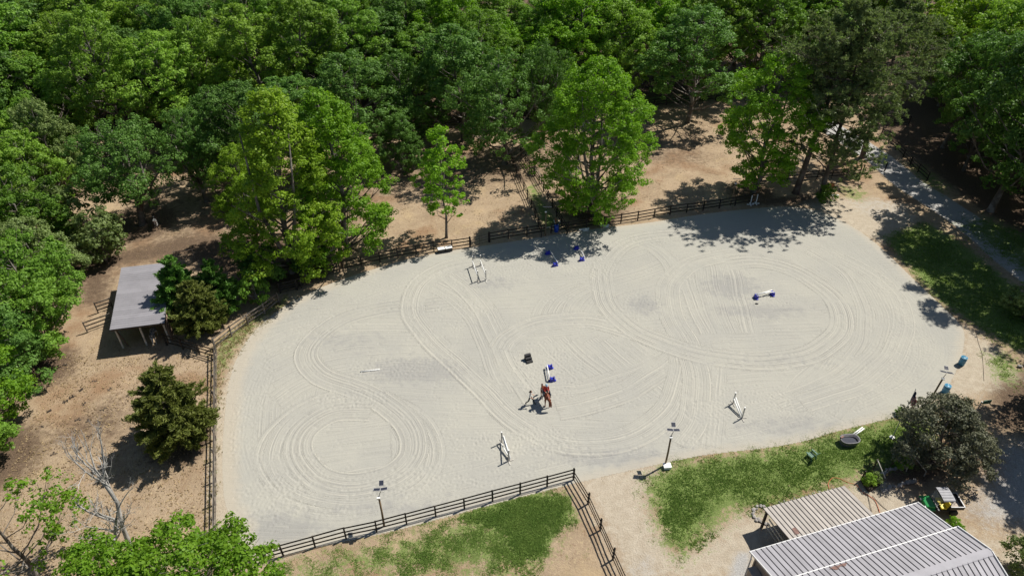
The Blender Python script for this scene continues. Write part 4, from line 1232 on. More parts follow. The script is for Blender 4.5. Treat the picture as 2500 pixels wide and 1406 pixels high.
# ------------------------------------------------------------------ rail fences: every post and every board is a part
UNIT_BOARD = {m: MB().box((0.5, 0, 0), (1, 0.032, 0.135)).mesh('rail', m) for m in ('fence_black', 'fence_weathered')}
UNIT_POST = {m: MB().box((0, 0, 0.5), (0.115, 0.115, 1.0)).box((0, 0, 1.01), (0.10, 0.10, 0.02), taper=0.6).mesh('post', m) for m in ('fence_black', 'fence_weathered')}
fr = random.Random(5)
def fence(label, pts, mat='fence_black', z=0.0, rails=(0.32, 0.76, 1.2), h=1.34, spacing=2.3, skip=(), side=1, miss=(), group='rail fences'):
    """pts: photo pixels of the fence line at height z"""
    P = []
    for p in pts:
        g = G(p[0], p[1], z)
        P.append(Vector((g.x, g.y, 0)))
    seg = [(P[i + 1] - P[i]).length for i in range(len(P) - 1)]
    tot = sum(seg)
    n = max(1, round(tot / spacing))
    posts = []
    for k in range(n + 1):
        d = tot * k / n
        i = 0
        while i < len(seg) - 1 and d > seg[i]:
            d -= seg[i]
            i += 1
        posts.append(P[i].lerp(P[i + 1], min(1, d / seg[i])))
    root = thing('rail_fence', label, 'fence', P[0], 0, group)
    for k, p in enumerate(posts):
        hh = h * fr.uniform(0.97, 1.06)
        d = posts[min(k + 1, n)] - posts[max(k - 1, 0)]
        put('post', UNIT_POST[mat], root, p - P[0] + Vector((0, 0, -0.08)), (fr.gauss(0, 0.014), fr.gauss(0, 0.014), math.atan2(d.y, d.x)), (1, 1, hh + 0.08))
    for k in range(n):
        if k in skip:
            continue
        a, b = posts[k], posts[k + 1]
        d = b - a
        ang = math.atan2(d.y, d.x)
        nrm = Vector((-math.sin(ang), math.cos(ang), 0)) * 0.076 * side
        for j, rz in enumerate(rails):
            if (k, j) in miss:
                continue
            z0, z1 = rz + fr.gauss(0, 0.018), rz + fr.gauss(0, 0.018)
            L = d.length + 0.06
            put('rail', UNIT_BOARD[mat], root, a - P[0] + nrm + Vector((0, 0, z0)) - d.normalized() * 0.03, (fr.gauss(0, 0.015), -math.atan2(z1 - z0, L), ang + fr.gauss(0, 0.003)), (L, 1, 1))
    return root

fence('dark three-rail fence along the bottom edge of the arena', [(613, 1378), (838, 1316), (925, 1297), (1400, 1171)])
fence('dark three-rail fence running from the paddock corner down to the bottom edge', [(1400, 1171), (1437, 1232), (1466, 1296), (1495, 1362), (1530, 1440)], side=-1)
fence('short dark fence at the left end of the bottom paddock', [(613, 1378), (616, 1440)])
fence('weathered grey rail fence down the left side of the arena', [(520, 838), (519, 900), (518, 1000), (517, 1100), (516, 1200), (515, 1330)], 'fence_weathered', 1.3)
fence('weathered diagonal rail fence below the cedars', [(527, 852), (586, 806), (640, 772), (682, 740)], 'fence_weathered', miss=((5, 2), (5, 0)))
fence('dark rail fence from the double gateposts to the tall maples', [(684, 716), (727, 708), (765, 690), (830, 664)])
fence('dark rail fence in front of the tall maples beside the white-lidded boxes', [(838, 661), (900, 646), (960, 632), (1053, 615), (1147, 603)])
fence('short dark rail fence right of the far gateway gap', [(1196, 591), (1243, 583), (1289, 576), (1331, 570)])
fence('long dark rail fence along the far edge of the arena below the big maple', [(1345, 569), (1470, 552), (1556, 539), (1643, 523), (1727, 513), (1832, 497)])
fence('far dark rail fence at the foot of the wood', [(180, 424), (390, 397), (600, 368), (830, 339), (975, 323), (1048, 316), (1130, 308), (1230, 300), (1330, 291)])
fence('far dark rail fence behind the big maple in front of the wood', [(1345, 290), (1480, 275), (1578, 263), (1645, 255), (1760, 244), (1900, 236)])
fence('rail fence on the left side of the narrow lane', [(1236, 352), (1261, 405), (1285, 458), (1308, 512), (1322, 558)], z=1.3)
fence('rail fence on the right side of the narrow lane', [(1272, 362), (1300, 405), (1317, 430), (1340, 470), (1366, 520), (1385, 552)], z=1.3)
fence('rail fence behind the pine trunks', [(1850, 448), (1940, 441), (2000, 437), (2060, 433), (2098, 428)])
fence('rail fence along the right side of the gravel drive', [(2150, 333), (2178, 358), (2205, 385), (2235, 418), (2262, 442)])
fence('short rail fence in the shade above the gravel drive', [(2180, 306), (2218, 304)])
fence('rail fence between the shed and the left arena fence', [(398, 818), (440, 829), (485, 842), (519, 852)], z=1.3)
fence('short rail fence left of the shed', [(214, 812), (245, 801), (276, 790)], 'fence_weathered')
fence('short rail fence behind the left side of the shed', [(240, 764), (276, 752)], 'fence_weathered')
fence('short rail fence between the shed and the dark green cedar', [(408, 772), (446, 762)], z=0, mat='fence_black')

def pipe_gate(label, a, b, h=1.25, bars=5, mat='pipe_grey', brace=True, group='gates'):
    a, b = Vector((a[0], a[1], 0)), Vector((b[0], b[1], 0))
    L = (b - a).length
    root = thing('pipe_gate', label, 'gate', a, math.atan2((b - a).y, (b - a).x), group)
    for x in (0, L):
        MB().tube([(x, 0, 0.12), (x, 0, h)], 0.024, 6).build('gate_stile', mat, root)
    for k in range(bars):
        z = 0.14 + (h - 0.16) * k / (bars - 1)
        MB().tube([(0, 0, z), (L, 0, z)], 0.02, 6).build('bar', mat, root)
    if brace:
        MB().tube([(L / 2, 0.03, 0.12), (L / 2, 0.03, h)], 0.016, 5).build('brace', mat, root)
    for x in (-0.1, L + 0.1):
        MB().box((x, 0, 0.72), (0.13, 0.13, 1.44)).build('gate_post', 'fence_black', root)
    return root
g1, g2 = G(1306, 424), G(1322, 448)
pipe_gate('grey pipe gate in the right fence of the narrow lane', g1, g2)
pipe_gate('dark pipe gate beside the gravel drive behind the pines', G(2106, 425), G(2158, 418), mat='dark_metal')
pipe_gate('pipe gate in the gap of the far arena fence', G(1150, 602), G(1192, 592), mat='dark_metal', bars=4)
pipe_gate('pipe gate between the twin posts of the diagonal fence', G(687, 716), G(724, 708), mat='dark_metal')
sw = thing('swing_frame', 'small bare pipe frame standing behind the shed in dappled shade', 'frame', G(431, 640))
w_ = G(477, 634) - G(431, 640)
MB().tube([(0, 0, 0), (0, 0, 1.5)], 0.035, 6).build('post', 'pipe_grey', sw)
MB().tube([tuple(w_), (w_.x, w_.y, 1.5)], 0.035, 6).build('post', 'pipe_grey', sw)
MB().tube([(0, 0, 1.44), (w_.x, w_.y, 1.44)], 0.02, 6).build('crossbar', 'pipe_grey', sw)

# ------------------------------------------------------------------ ribbed metal roofs
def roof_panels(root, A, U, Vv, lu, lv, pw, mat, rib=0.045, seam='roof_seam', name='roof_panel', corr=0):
    """sheets of width pw laid side by side along U, running along Vv; each sheet is a part with its own standing seam"""
    U, Vv = Vector(U).normalized(), Vector(Vv).normalized()
    Nn = U.cross(Vv).normalized()
    if Nn.z < 0:
        Nn = -Nn
    n = max(1, round(lu / pw))
    w = lu / n
    m = MB()
    g = 0.012
    if corr:
        xs_ = np.linspace(g, w - g, corr * 4 + 1)
        prof = [(x, 0.022 * math.sin(2 * math.pi * corr * (x - g) / (w - 2 * g))) for x in xs_]
    else:
        prof = [(g, 0.006), (w * 0.08, 0), (w * 0.5, 0.003), (w * 0.92, 0), (w - g, 0.006)]
    vs = []
    for s in (0, lv):
        for x, z in prof:
            vs.append(U * x + Vv * s + Nn * (z + 0.02))
    k = len(prof)
    for s in (0, lv):
        vs.append(U * prof[0][0] + Vv * s)
        vs.append(U * prof[-1][0] + Vv * s)
    fs = [(i, i + 1, k + i + 1, k + i) for i in range(k - 1)]
    fs += [(2 * k, 2 * k + 1, 2 * k + 3, 2 * k + 2), (0, 2 * k, 2 * k + 2, k), (2 * k + 1, k - 1, 2 * k - 1, 2 * k + 3)]
    m.add(vs, fs)
    me = m.mesh(name, mat, False)
    sm = None
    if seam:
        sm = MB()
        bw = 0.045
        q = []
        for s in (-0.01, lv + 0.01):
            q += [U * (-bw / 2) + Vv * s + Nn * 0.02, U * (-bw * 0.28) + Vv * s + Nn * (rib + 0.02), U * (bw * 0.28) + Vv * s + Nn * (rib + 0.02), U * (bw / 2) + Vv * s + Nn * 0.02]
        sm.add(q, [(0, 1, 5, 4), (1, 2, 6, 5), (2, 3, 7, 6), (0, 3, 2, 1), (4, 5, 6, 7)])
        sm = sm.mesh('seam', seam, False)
    for i in range(n):
        o = put(name, me, root, Vector(A) + U * (w * i))
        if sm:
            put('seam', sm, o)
    return n, w

# ------------------------------------------------------------------ barn at the lower right
O = G(1832, 1347, 2.9)
Bp = G(2240, 1228, 2.9)
Lb = (Bp - O).length
ub = (Bp - O).normalized()
barn_rz = math.atan2(ub.y, ub.x)
# local frame: x along the eave, y away from the camera, z up; slopes rise towards -y
barn = thing('barn', 'long grey metal-roofed barn at the bottom right corner', 'barn', (O.x, O.y, 0), barn_rz)
def sec(root, p0, p1, x0, x1, pw, mat, **kw):
    """roof plane from p0=(y,z) at the low edge to p1=(y,z) at the high edge"""
    d = Vector((0, p1[0] - p0[0], p1[1] - p0[1]))
    return roof_panels(root, (x0, p0[0], p0[1]), (1, 0, 0), d, x1 - x0, d.length, pw, mat, **kw)
sec(barn, (0, 2.9), (-3.12, 3.86), 0, Lb, 0.41, 'roof_grey')
sec(barn, (-3.0, 4.10), (-5.25, 4.86), 0.0, Lb + 0.15, 0.41, 'roof_grey')
sec(barn, (-8.4, 3.84), (-5.55, 4.86), 0.0, Lb + 0.15, 0.41, 'roof_grey')
MB().add([(0, -5.15, 4.90), (Lb + .17, -5.15, 4.90), (Lb + .17, -5.4, 4.99), (0, -5.4, 4.99), (0, -5.68, 4.88), (Lb + .17, -5.68, 4.88)], [(0, 1, 2, 3), (3, 2, 5, 4)]).build('ridge_cap', 'roof_grey', barn)
MB().box((Lb / 2, 0.05, 2.86), (Lb + 0.1, 0.06, 0.10)).build('eave_trim', 'white_trim', barn)
MB().box((Lb / 2 + 0.07, -2.95, 4.07), (Lb + 0.2, 0.07, 0.12)).build('gutter', 'white_trim', barn)
def rake(x, p0, p1):
    MB().beam((x, p0[0], p0[1] + 0.03), (x, p1[0], p1[1] + 0.03), 0.07, 0.12).build('rake_trim', 'white_trim', barn)
for x in (-0.045, Lb + 0.045):
    rake(x, (0.05, 2.9), (-3.1, 3.86))
for x in (-0.045, Lb + 0.2):
    rake(x, (-2.95, 4.12), (-5.4, 4.95))
    rake(x, (-8.4, 3.86), (-5.42, 4.93))
for x0 in (0.35, Lb - 0.35):
    MB().add([(x0, -0.3, 0), (x0, -8.1, 0), (x0, -8.1, 3.8), (x0, -5.4, 4.78), (x0, -3.1, 4.0), (x0, -3.1, 3.74), (x0, -0.3, 2.9),
              (x0 + .1, -0.3, 0), (x0 + .1, -8.1, 0), (x0 + .1, -8.1, 3.8), (x0 + .1, -5.4, 4.78), (x0 + .1, -3.1, 4.0), (x0 + .1, -3.1, 3.74), (x0 + .1, -0.3, 2.9)],
             [(0, 1, 2, 3, 4, 5, 6), (13, 12, 11, 10, 9, 8, 7)] + [(i, i + 7, (i + 1) % 7 + 7, (i + 1) % 7) for i in range(7)]).build('gable_wall', 'barn_wall', barn)
MB().box((Lb / 2, -0.35, 1.42), (Lb - 0.5, 0.1, 2.84)).build('wall', 'barn_wall', barn)
MB().box((Lb / 2, -8.05, 1.9), (Lb - 0.5, 0.1, 3.8)).build('wall', 'barn_wall', barn)
MB().box((Lb / 2, -3.1, 3.93), (Lb - 0.5, 0.08, 0.24)).build('clerestory_wall', 'barn_wall', barn)
MB().tube([(0.06, -0.12, 2.8), (-0.06, -0.3, 2.5), (-0.06, -0.3, 0.1)], 0.05, 6).build('downpipe', 'white_trim', barn)
for i, (x, y, sx, sy) in enumerate([(4.0, -3.22, 0.5, 0.16), (4.6, -3.18, 0.4, 0.12)]):
    z = 4.10 + (-3.0 - y) * (0.76 / 2.25) + 0.05
    MB().add([(x + sx * math.cos(a) * (0.7 + 0.3 * math.sin(3 * a)), y + sy * math.sin(a), z + 0.0 - sy * math.sin(a) * 0.338) for a in np.linspace(0, 6.1, 14)], [tuple(range(14))]).build('rust_stain', 'roof_rust', barn)
ub_box = thing('utility_box', 'tan metal cabinet against the near left barn corner', 'cabinet', (O.x, O.y, 0), barn_rz)
MB().box((-0.02, -0.95, 0.95), (0.55, 0.75, 1.9)).build('body', 'barn_wall', ub_box, bevel=0.02)
MB().box((-0.02, -0.95, 1.93), (0.64, 0.84, 0.05)).build('lid', 'roof_tan', ub_box)

lean = thing('lean_to', 'open lean-to with tan ribbed roof joined to the barn', 'lean-to', (O.x, O.y, 0), barn_rz)
x0, x1 = 3.28, 10.35
sec(lean, (3.28, 2.08), (0.14, 2.66), x0, x1, 0.36, 'roof_tan')
for x in (x0 + 0.2, (x0 + x1) / 2, x1 - 0.2):
    MB().box((x, 3.0, 1.0), (0.15, 0.15, 2.0)).build('post', 'timber_dark', lean)
MB().box(((x0 + x1) / 2, 3.0, 2.03), (x1 - x0 - 0.2, 0.1, 0.14)).build('beam', 'timber_dark', lean)
for x in np.linspace(x0 + 0.15, x1 - 0.15, 7):
    MB().beam((x, 3.15, 2.02), (x, 0.2, 2.57), 0.06, 0.12).build('rafter', 'timber_dark', lean)
for z in (0.55, 1.0, 1.45):
    MB().box((x0 + 0.28, 1.4, z), (0.05, 2.6, 0.14)).build('rail', 'timber_pale', lean)
MB().box((x0 + 0.28, 0.35, 1.1), (0.12, 0.12, 2.2)).build('post', 'timber_pale', lean)
MB().add([(x0 + .62, .42, 2.665), (x0 + 0.98, .42, 2.665), (x0 + 1.05, .75, 2.605), (x0 + 1.0, 1.0, 2.558), (x0 + 0.7, .95, 2.567)], [(0, 1, 2, 3, 4)]).build('rust_stain', 'roof_rust', lean)

# ------------------------------------------------------------------ open run-in shed at the left
c = [G(268, 806, 2.85), G(402, 789, 2.85), G(417, 642, 2.45), G(294, 653, 2.45)]
so = Vector((c[0].x, c[0].y, 0))
sx_ = c[1] - c[0]
srz = math.atan2(sx_.y, sx_.x)
shed = thing('run_in_shed', 'open-fronted timber horse shed with pale metal roof', 'shed', so, srz)
Wd = sx_.length
yl = Matrix.Rotation(-srz, 3, 'Z')
dl = yl @ (c[3] - c[0])
dr = yl @ (c[2] - c[0])
Dp = (dl.y + dr.y) / 2
skew = (dl.x + dr.x - Wd) / 2
dv = Vector((skew, Dp, -0.40))
# sheets run front to back edge-wise across the width: one sheet row per corrugation strip
n_s = 15
un = dv / n_s
for i in range(n_s):
    m = MB()
    pr = np.linspace(0, 1, 13)
    vs = []
    for x in (0.0, Wd):
        for t in pr:
            p = un * (t * 0.992) + Vector((x, 0, 0.042 * math.sin(2 * math.pi * 2 * t) + 0.045))
            vs.append(p)
    m.add(vs, [(k, k + 1, 14 + k, 13 + k) for k in range(12)])
    m.add([Vector((0, 0, 0)), un, un + Vector((Wd, 0, 0)), Vector((Wd, 0, 0))], [(0, 1, 2, 3)])
    put('roof_sheet', m.mesh('roof_sheet', 'roof_shed', True), shed, Vector((0, 0, 2.85)) + un * i)
def sp(fx, fy):
    return Vector((fx * Wd, 0, 0)) + Vector((skew, Dp, 0)) * fy
for fx, fy in ((0.06, 0.05), (0.5, 0.05), (0.94, 0.05), (0.06, 0.95), (0.5, 0.95), (0.94, 0.95), (0.06, 0.5), (0.94, 0.5)):
    p = sp(fx, fy)
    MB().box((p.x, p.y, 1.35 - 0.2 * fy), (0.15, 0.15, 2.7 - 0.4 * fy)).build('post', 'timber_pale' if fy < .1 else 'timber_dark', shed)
for fx in (0.02, 0.5, 0.98):
    a, b = sp(fx, 0.01), sp(fx, 0.99)
    MB().beam((a.x, a.y, 2.76), (b.x, b.y, 2.37), 0.06, 0.16).build('rafter', 'timber_dark', shed)
a, b = sp(0.02, 0.0), sp(0.98, 0.0)
MB().beam((a.x, a.y + .02, 2.76), (b.x, b.y + .02, 2.76), 0.05, 0.16).build('fascia', 'timber_dark', shed)
for k in range(6):      # boarded right wall and back wall
    z = 0.25 + k * 0.36
    a, b = sp(0.97, 0.05), sp(0.97, 0.96)
    MB().beam((a.x + .05, a.y, z), (b.x + .05, b.y, z - 0.02), 0.03, 0.33).build('wall_board', 'shed_board', shed)
    a, b = sp(0.06, 0.96), sp(0.94, 0.96)
    MB().beam((a.x, a.y, z), (b.x, b.y, z), 0.03, 0.33).build('wall_board', 'shed_board', shed)
a, b = sp(0.30, 0.05), sp(0.06, 0.05)
MB().beam((b.x, b.y - .05, 2.6), (b.x + 0.55, b.y - .05, 0.2), 0.05, 0.14).build('brace', 'timber_dark', shed)

# ------------------------------------------------------------------ solar lamp posts
def lamp_post(label, px, py, h=3.55, turn=0.0, lean=(0, 0), wood='pole_wood', third=True):
    p = G(px, py)
    root = thing('solar_lamp_post', label, 'lamp post', p, 0, 'solar lamp posts round the arena')
    root.rotation_euler = (lean[1], lean[0], turn)
    MB().tube([(0, 0, -0.1), (0.02, 0, h * 0.5), (0, 0, h)], [0.085, 0.078, 0.07], 9).build('pole', wood, root, True)
    MB().tube([(0.0, 0, h - 0.25), (0.02, 0.05, h + 0.12), (0.16, 0.20, h + 0.42)], 0.028, 6).box((0, 0, h + 0.03), (0.18, 0.18, 0.06)).build('bracket', 'dark_metal', root)
    MB().box((-0.02, -0.10, h + 0.08), (0.24, 0.16, 0.12)).build('lamp_head', 'white_paint', root, bevel=0.01)
    for s in (-1, 1):
        q = put('solar_panel', MB().box((0, 0, 0), (0.46, 0.35, 0.03)).mesh('solar_panel', 'solar_cell'), root, (0.16 + s * 0.255, 0.30, h + 0.55), (R(-24), 0, 0.08 * s))
        MB().box((0, -0.18, 0), (0.48, 0.02, 0.04)).box((0, 0.18, 0), (0.48, 0.02, 0.04)).box((-0.24, 0, 0), (0.02, 0.34, 0.04)).box((0.24, 0, 0), (0.02, 0.34, 0.04)).build('panel_frame', 'frame_metal', q)
    if third:
        q = put('solar_panel', MB().box((0, 0, 0), (0.32, 0.40, 0.03)).mesh('solar_panel', 'solar_cell'), root, (0.22, 0.78, h + 0.62), (R(14), 0, 0))
        MB().box((0, -0.205, 0), (0.34, 0.02, 0.04)).box((0, 0.205, 0), (0.34, 0.02, 0.04)).build('panel_frame', 'frame_metal', q)
lamp_post('solar lamp post behind the bottom fence of the arena', 938, 1284, 3.5, 0.12)
lamp_post('solar lamp post with a white box at its foot', 1624, 1135, 3.4, -0.05)
lamp_post('leaning solar lamp post at the right end of the arena by the barrels', 2262, 990, 3.4, -0.25, (0.05, 0))
lamp_post('solar lamp post at the lane mouth beside the blue barrel', 1331, 575, 3.3, 0.0, third=False)
lamp_post('solar lamp post left of the pines on the far side', 1783, 502, 3.2, 0.0, (0.02, 0), third=False)
lamp_post('lamp post in front of the tall maples at the far left side', 835, 654, 3.0, 0.0, (-0.03, 0), third=False)
bx_ = thing('electric_box', 'white square box lid at the foot of a lamp post', 'box', G(1628, 1141))
MB().box((0, 0, 0.14), (0.58, 0.46, 0.28), 0.1).build('body', 'white_paint', bx_, bevel=0.02)
MB().box((0, 0, 0.30), (0.64, 0.52, 0.04), 0.1).build('lid', 'white_paint', bx_, bevel=0.01)
gp = thing('sign_post', 'grey leaning post in the shade right of the round dusky tree', 'post', G(2372, 1022))
MB().tube([(0, 0, -0.05), (0.10, 0.05, 2.1)], 0.06, 8).build('post', 'pipe_grey', gp)
MB().box((0.55, 0.05, 2.05), (0.75, 0.06, 0.42), 0.15).build('sign_board', 'chair_green', gp)

# ------------------------------------------------------------------ flag
fp = thing('flagpole', 'thin flagpole with a limp striped flag on the lawn', 'flagpole', G(2178, 1068))
MB().lathe([(0.22, 0), (0.22, 0.06), (0.08, 0.10)], n=14).build('base', 'white_paint', fp)
MB().tube([(0, 0, 0), (0, 0, 5.75)], [0.035, 0.022], 8).lathe([(0.01, 5.74), (0.05, 5.79), (0.01, 5.85)], n=8).build('pole', 'frame_metal', fp)
nu, nv = 26, 14
vs, st = [], []
for j in range(nv + 1):
    v = j / nv
    for i in range(nu + 1):
        u = i / nu
        x = 0.04 + 0.42 * u + 0.05 * math.sin(u * 9)
        y = 0.11 * math.sin(u * 17 + v * 2.5) * (0.3 + u)
        z = 5.55 - 1.0 * v - 1.05 * u ** 1.25 + 0.04 * math.sin(u * 12 + 3 * v)
        vs.append((x, y, z))
        st.append(v)
fs = [(j * (nu + 1) + i, j * (nu + 1) + i + 1, (j + 1) * (nu + 1) + i + 1, (j + 1) * (nu + 1) + i) for j in range(nv) for i in range(nu)]
def flagpart(name, mat, sel):
    me = bpy.data.meshes.new(name)
    me.from_pydata(vs, [], [f for k, f in enumerate(fs) if sel(k)])
    me.materials.append(MATS[mat])
    a = me.attributes.new('stripe', 'FLOAT', 'POINT')
    a.data.foreach_set('value', np.array(st, np.float32))
    me.shade_smooth()
    o = put(name, me, fp)
    s = o.modifiers.new('cloth', 'SOLIDIFY')
    s.thickness = 0.008
    return o
can = lambda k: (k // nu) < 8 and (k % nu) < 10
fl = flagpart('flag', 'flag_stripes', lambda k: not can(k))
flagpart('canton', 'cloth_navy', can)

# ------------------------------------------------------------------ jumps
def two_points(a, b):
    p, q = G(*a), G(*b)
    d = q - p
    return p, math.atan2(d.y, d.x), d.length

def block_mesh():
    m = MB()      # plastic jump block: a waisted box with notches and feet
    m.box((0, 0, 0.19), (0.36, 0.50, 0.38), taper=0.86)
    m.box((0, 0.30, 0.07), (0.22, 0.12, 0.14)).box((0, -0.30, 0.07), (0.22, 0.12, 0.14))
    m.box((0, 0.18, 0.44), (0.26, 0.10, 0.14)).box((0, -0.18, 0.44), (0.26, 0.10, 0.14))
    return m
def block_jump(label, a, b, poles):
    p, rz, L = two_points(a, b)
    root = thing('block_jump', label, 'jump', p, rz, 'blue block jumps')
    for x in (0, L):
        block_mesh().build('block', 'blue_block', root, bevel=0.025)
        root.children[-1].location = (x, 0, 0)
    for (y0, z0, y1, z1) in poles:
        MB().tube([(-0.05, y0, z0), (L + 0.05, y1, z1)], 0.055, 8).build('pole', 'white_paint', root, True)
block_jump('blue block jump with one white pole, left of the pair by the far fence', (1337, 621), (1355, 650), [(0.33, 0.42, 0.33, 0.42)])
block_jump('blue block jump with one white pole, right of the pair by the far fence', (1407, 609), (1420, 637), [(0.33, 0.42, 0.33, 0.42)])
block_jump('blue block jump with white poles just above the chestnut horse', (1342, 900), (1348, 930), [(-0.27, 0.50, -0.27, 0.50), (-0.42, 0.30, -0.42, 0.30)])
block_jump('blue block jump with two slanted white poles inside the right loop', (1845, 729), (1885, 721), [(0.30, 0.40, 0.0, 0.44), (0.0, 0.52, 0.30, 0.48)])

def standard(root, x, y=0.0, mat='timber_pale', h=1.45, ft=0.42):
    """one jump standard: an upright, a cross of feet and a foot brace, all one part with its cap"""
    m = MB().box((x, y, h / 2), (0.09, 0.09, h))
    m.beam((x - ft, y, 0.05), (x + ft, y, 0.05), 0.09, 0.09).beam((x, y - ft, 0.055), (x, y + ft, 0.055), 0.088, 0.10)
    o = m.build('standard', mat, root)
    MB().box((x, y, h + 0.02), (0.11, 0.11, 0.04)).build('cap', 'white_paint', o)
    return o
def rail_jump(label, a, b, poles, rows=(0.0,), h=1.4, mat='timber_pale'):
    p, rz, L = two_points(a, b)
    root = thing('rail_jump', label, 'jump', p, rz, 'pole jumps on wooden standards')
    for y in rows:
        standard(root, 0, y, mat, h)
        standard(root, L, y, mat, h)
    for (y0, z0, y1, z1) in poles:
        MB().tube([(0.02, y0, z0), (L - 0.02, y1, z1)], 0.055, 8).build('pole', 'white_paint', root, True)
    return root
rail_jump('double-rail oxer jump on four pale standards near the far fence', (1155, 652), (1167, 688), [(-0.07, 0.95, -0.07, 0.95), (0.83, 0.95, 0.83, 0.95)], (0.0, 0.9), 1.45)
rail_jump('cross-pole jump on pale standards near the bottom fence', (1225, 1082), (1242, 1126), [(0.09, 0.85, 0.09, 0.12), (-0.09, 0.12, -0.09, 0.85), (0.15, 0.95, 0.15, 0.30)])
rail_jump('cross-pole jump on pale standards in the lower right of the arena', (1789, 986), (1811, 1022), [(0.09, 0.85, 0.09, 0.12), (-0.09, 0.80, -0.09, 0.12)])
p, rz, L = two_points((880, 909), (928, 903))
gpole = thing('ground_pole', 'single white pole lying on the sand in the left of the arena', 'pole', p, rz)
MB().tube([(0, 0, 0.09), (L, 0, 0.09)], 0.055, 8).build('pole', 'white_paint', gpole, True)
MB().box((0.1, 0, 0.05), (0.06, 0.2, 0.05)).box((L - 0.1, 0, 0.05), (0.06, 0.2, 0.05)).build('rest', 'white_paint', gpole)
mbk = thing('mounting_block', 'black plastic mounting block on the sand above the walking person', 'mounting block', G(1290, 880), 0.35)
for i in range(3):
    MB().box((0, -0.32 + 0.27 * i, 0.11 + 0.10 * i), (0.62, 0.27, 0.22 + 0.20 * i)).build('step', 'black_plastic', mbk, bevel=0.02)
st1 = thing('spare_standards', 'stack of white jump standards in the shade beside the pine trunk', 'jump standards', G(1838, 500))
for x, y in ((-0.35, 0.0), (0.45, 0.25)):
    m = MB().box((x, y, 0.7), (0.09, 0.09, 1.4))
    m.beam((x - .45, y, .05), (x + .45, y, .05), .09, .09).beam((x, y - .4, .055), (x, y + .4, .055), .088, .1)
    m.build('standard', 'white_paint', st1)
for lbl, px_, py_, ln, rz in (('white plank lying in the shade below the blue barrel', 1426, 561, 1.3, 0.25), ('white plank lying at the far fence right of the shaded one', 1476, 552, 1.2, 0.15)):
    t = thing('jump_plank', lbl, 'plank', G(px_, py_), rz)
    MB().box((0, 0, 0.10), (ln, 0.22, 0.12)).box((0.1, -0.28, 0.06), (ln * 0.55, 0.2, 0.08)).build('plank', 'white_paint', t, bevel=0.01)

# ------------------------------------------------------------------ barrels, troughs, boxes, chair, stones
def barrel(label, px, py, mat, rz=0.0, group='blue drums'):
    root = thing('drum', label, 'barrel', G(px, py), rz, group)
    MB().lathe([(0.27, 0), (0.29, 0.03), (0.29, 0.28), (0.305, 0.30), (0.29, 0.32), (0.29, 0.58), (0.305, 0.60), (0.29, 0.62), (0.29, 0.86), (0.275, 0.89)], n=20).build('body', mat, root, True)
    MB().lathe([(0.300, 0.87), (0.300, 0.905), (0.262, 0.905), (0.262, 0.885), (0.0, 0.885)], n=20).build('rim', mat, root)
    MB().lathe([(0.035, 0.885), (0.035, 0.915), (0.0, 0.915)], (0.16, 0, 0), 8).build('bung', 'white_paint', root)
    return root
barrel('blue drum, upper of the two at the right end of the arena', 2346, 889, 'barrel_teal')
barrel('blue drum, lower of the two near the leaning lamp post', 2306, 958, 'barrel_teal', 1.0)
bb = barrel('deep blue drum holding poles beside the lamp post at the lane mouth', 1358, 565, 'barrel_blue', 2.0)
pl = thing('pole_bundle', 'red and white poles leaning out of the deep blue drum', 'poles', G(1358, 565))
for i, (a, b, mt) in enumerate([((0.05, 0, .6), (-0.35, 0.2, 1.5), 'white_paint'), ((-0.05, .05, .6), (-0.1, 0.3, 1.65), 'cloth_red'), ((0.1, 0, .6), (0.45, 0.2, 1.35), 'white_paint')]):
    MB().tube([a, b], 0.03, 6).build('pole', mt, pl)
t = thing('broken_rail', 'short pale board lying in the shade left of the deep blue drum', 'board', G(1343, 562), 0.2)
MB().box((0, 0, 0.5), (1.0, 0.05, 0.12), 0, 0, -0.2).box((0.3, 0.02, 0.25), (0.08, 0.08, 0.5)).build('board', 'timber_pale', t)

tr_ = thing('stock_tank', 'grey oval stock tank on the lawn', 'trough', G(2071, 1081), 0.12)
def oval(n, a, b, z, x=0, y=0):
    return [(x + a * math.copysign(abs(math.cos(t)) ** 0.75, math.cos(t)), y + b * math.copysign(abs(math.sin(t)) ** 0.75, math.sin(t)), z) for t in np.linspace(0, 2 * math.pi, n, endpoint=False)]
n_ = 28
rings = [oval(n_, .74, .44, 0), oval(n_, .80, .50, 0.5), oval(n_, .84, .54, 0.52), oval(n_, .84, .54, 0.56), oval(n_, .76, .46, 0.56), oval(n_, .72, .42, 0.12)]
MB().add([v for r_ in rings for v in r_], [(i * n_ + k, i * n_ + (k + 1) % n_, (i + 1) * n_ + (k + 1) % n_, (i + 1) * n_ + k) for i in range(5) for k in range(n_)] + [tuple(5 * n_ + k for k in range(n_))]).build('tank', 'trough_grey', tr_, True)
MB().add(oval(n_, .735, .435, 0.30), [tuple(range(n_))]).build('water', 'solar_cell', tr_)
MB().box((-0.62, 0.20, 0.60), (0.34, 0.16, 0.10), 0.4).build('float_valve', 'roof_rust', tr_, bevel=0.01)
for lbl, a, b in (('left white pole of the two lying on the lawn by the stock tank', (2079, 1063), (2105, 1044)), ('right white pole of the two lying on the lawn by the stock tank', (2087, 1063), (2109, 1047))):
    p, rz, L = two_points(a, b)
    t = thing('lawn_pole', lbl, 'pole', p, rz)
    MB().tube([(0, 0, 0.07), (L, 0, 0.07)], 0.06, 8).build('pole', 'white_paint', t, True)
ch = thing('garden_chair', 'green garden chair on the lawn', 'chair', G(1979, 1118), R(118))
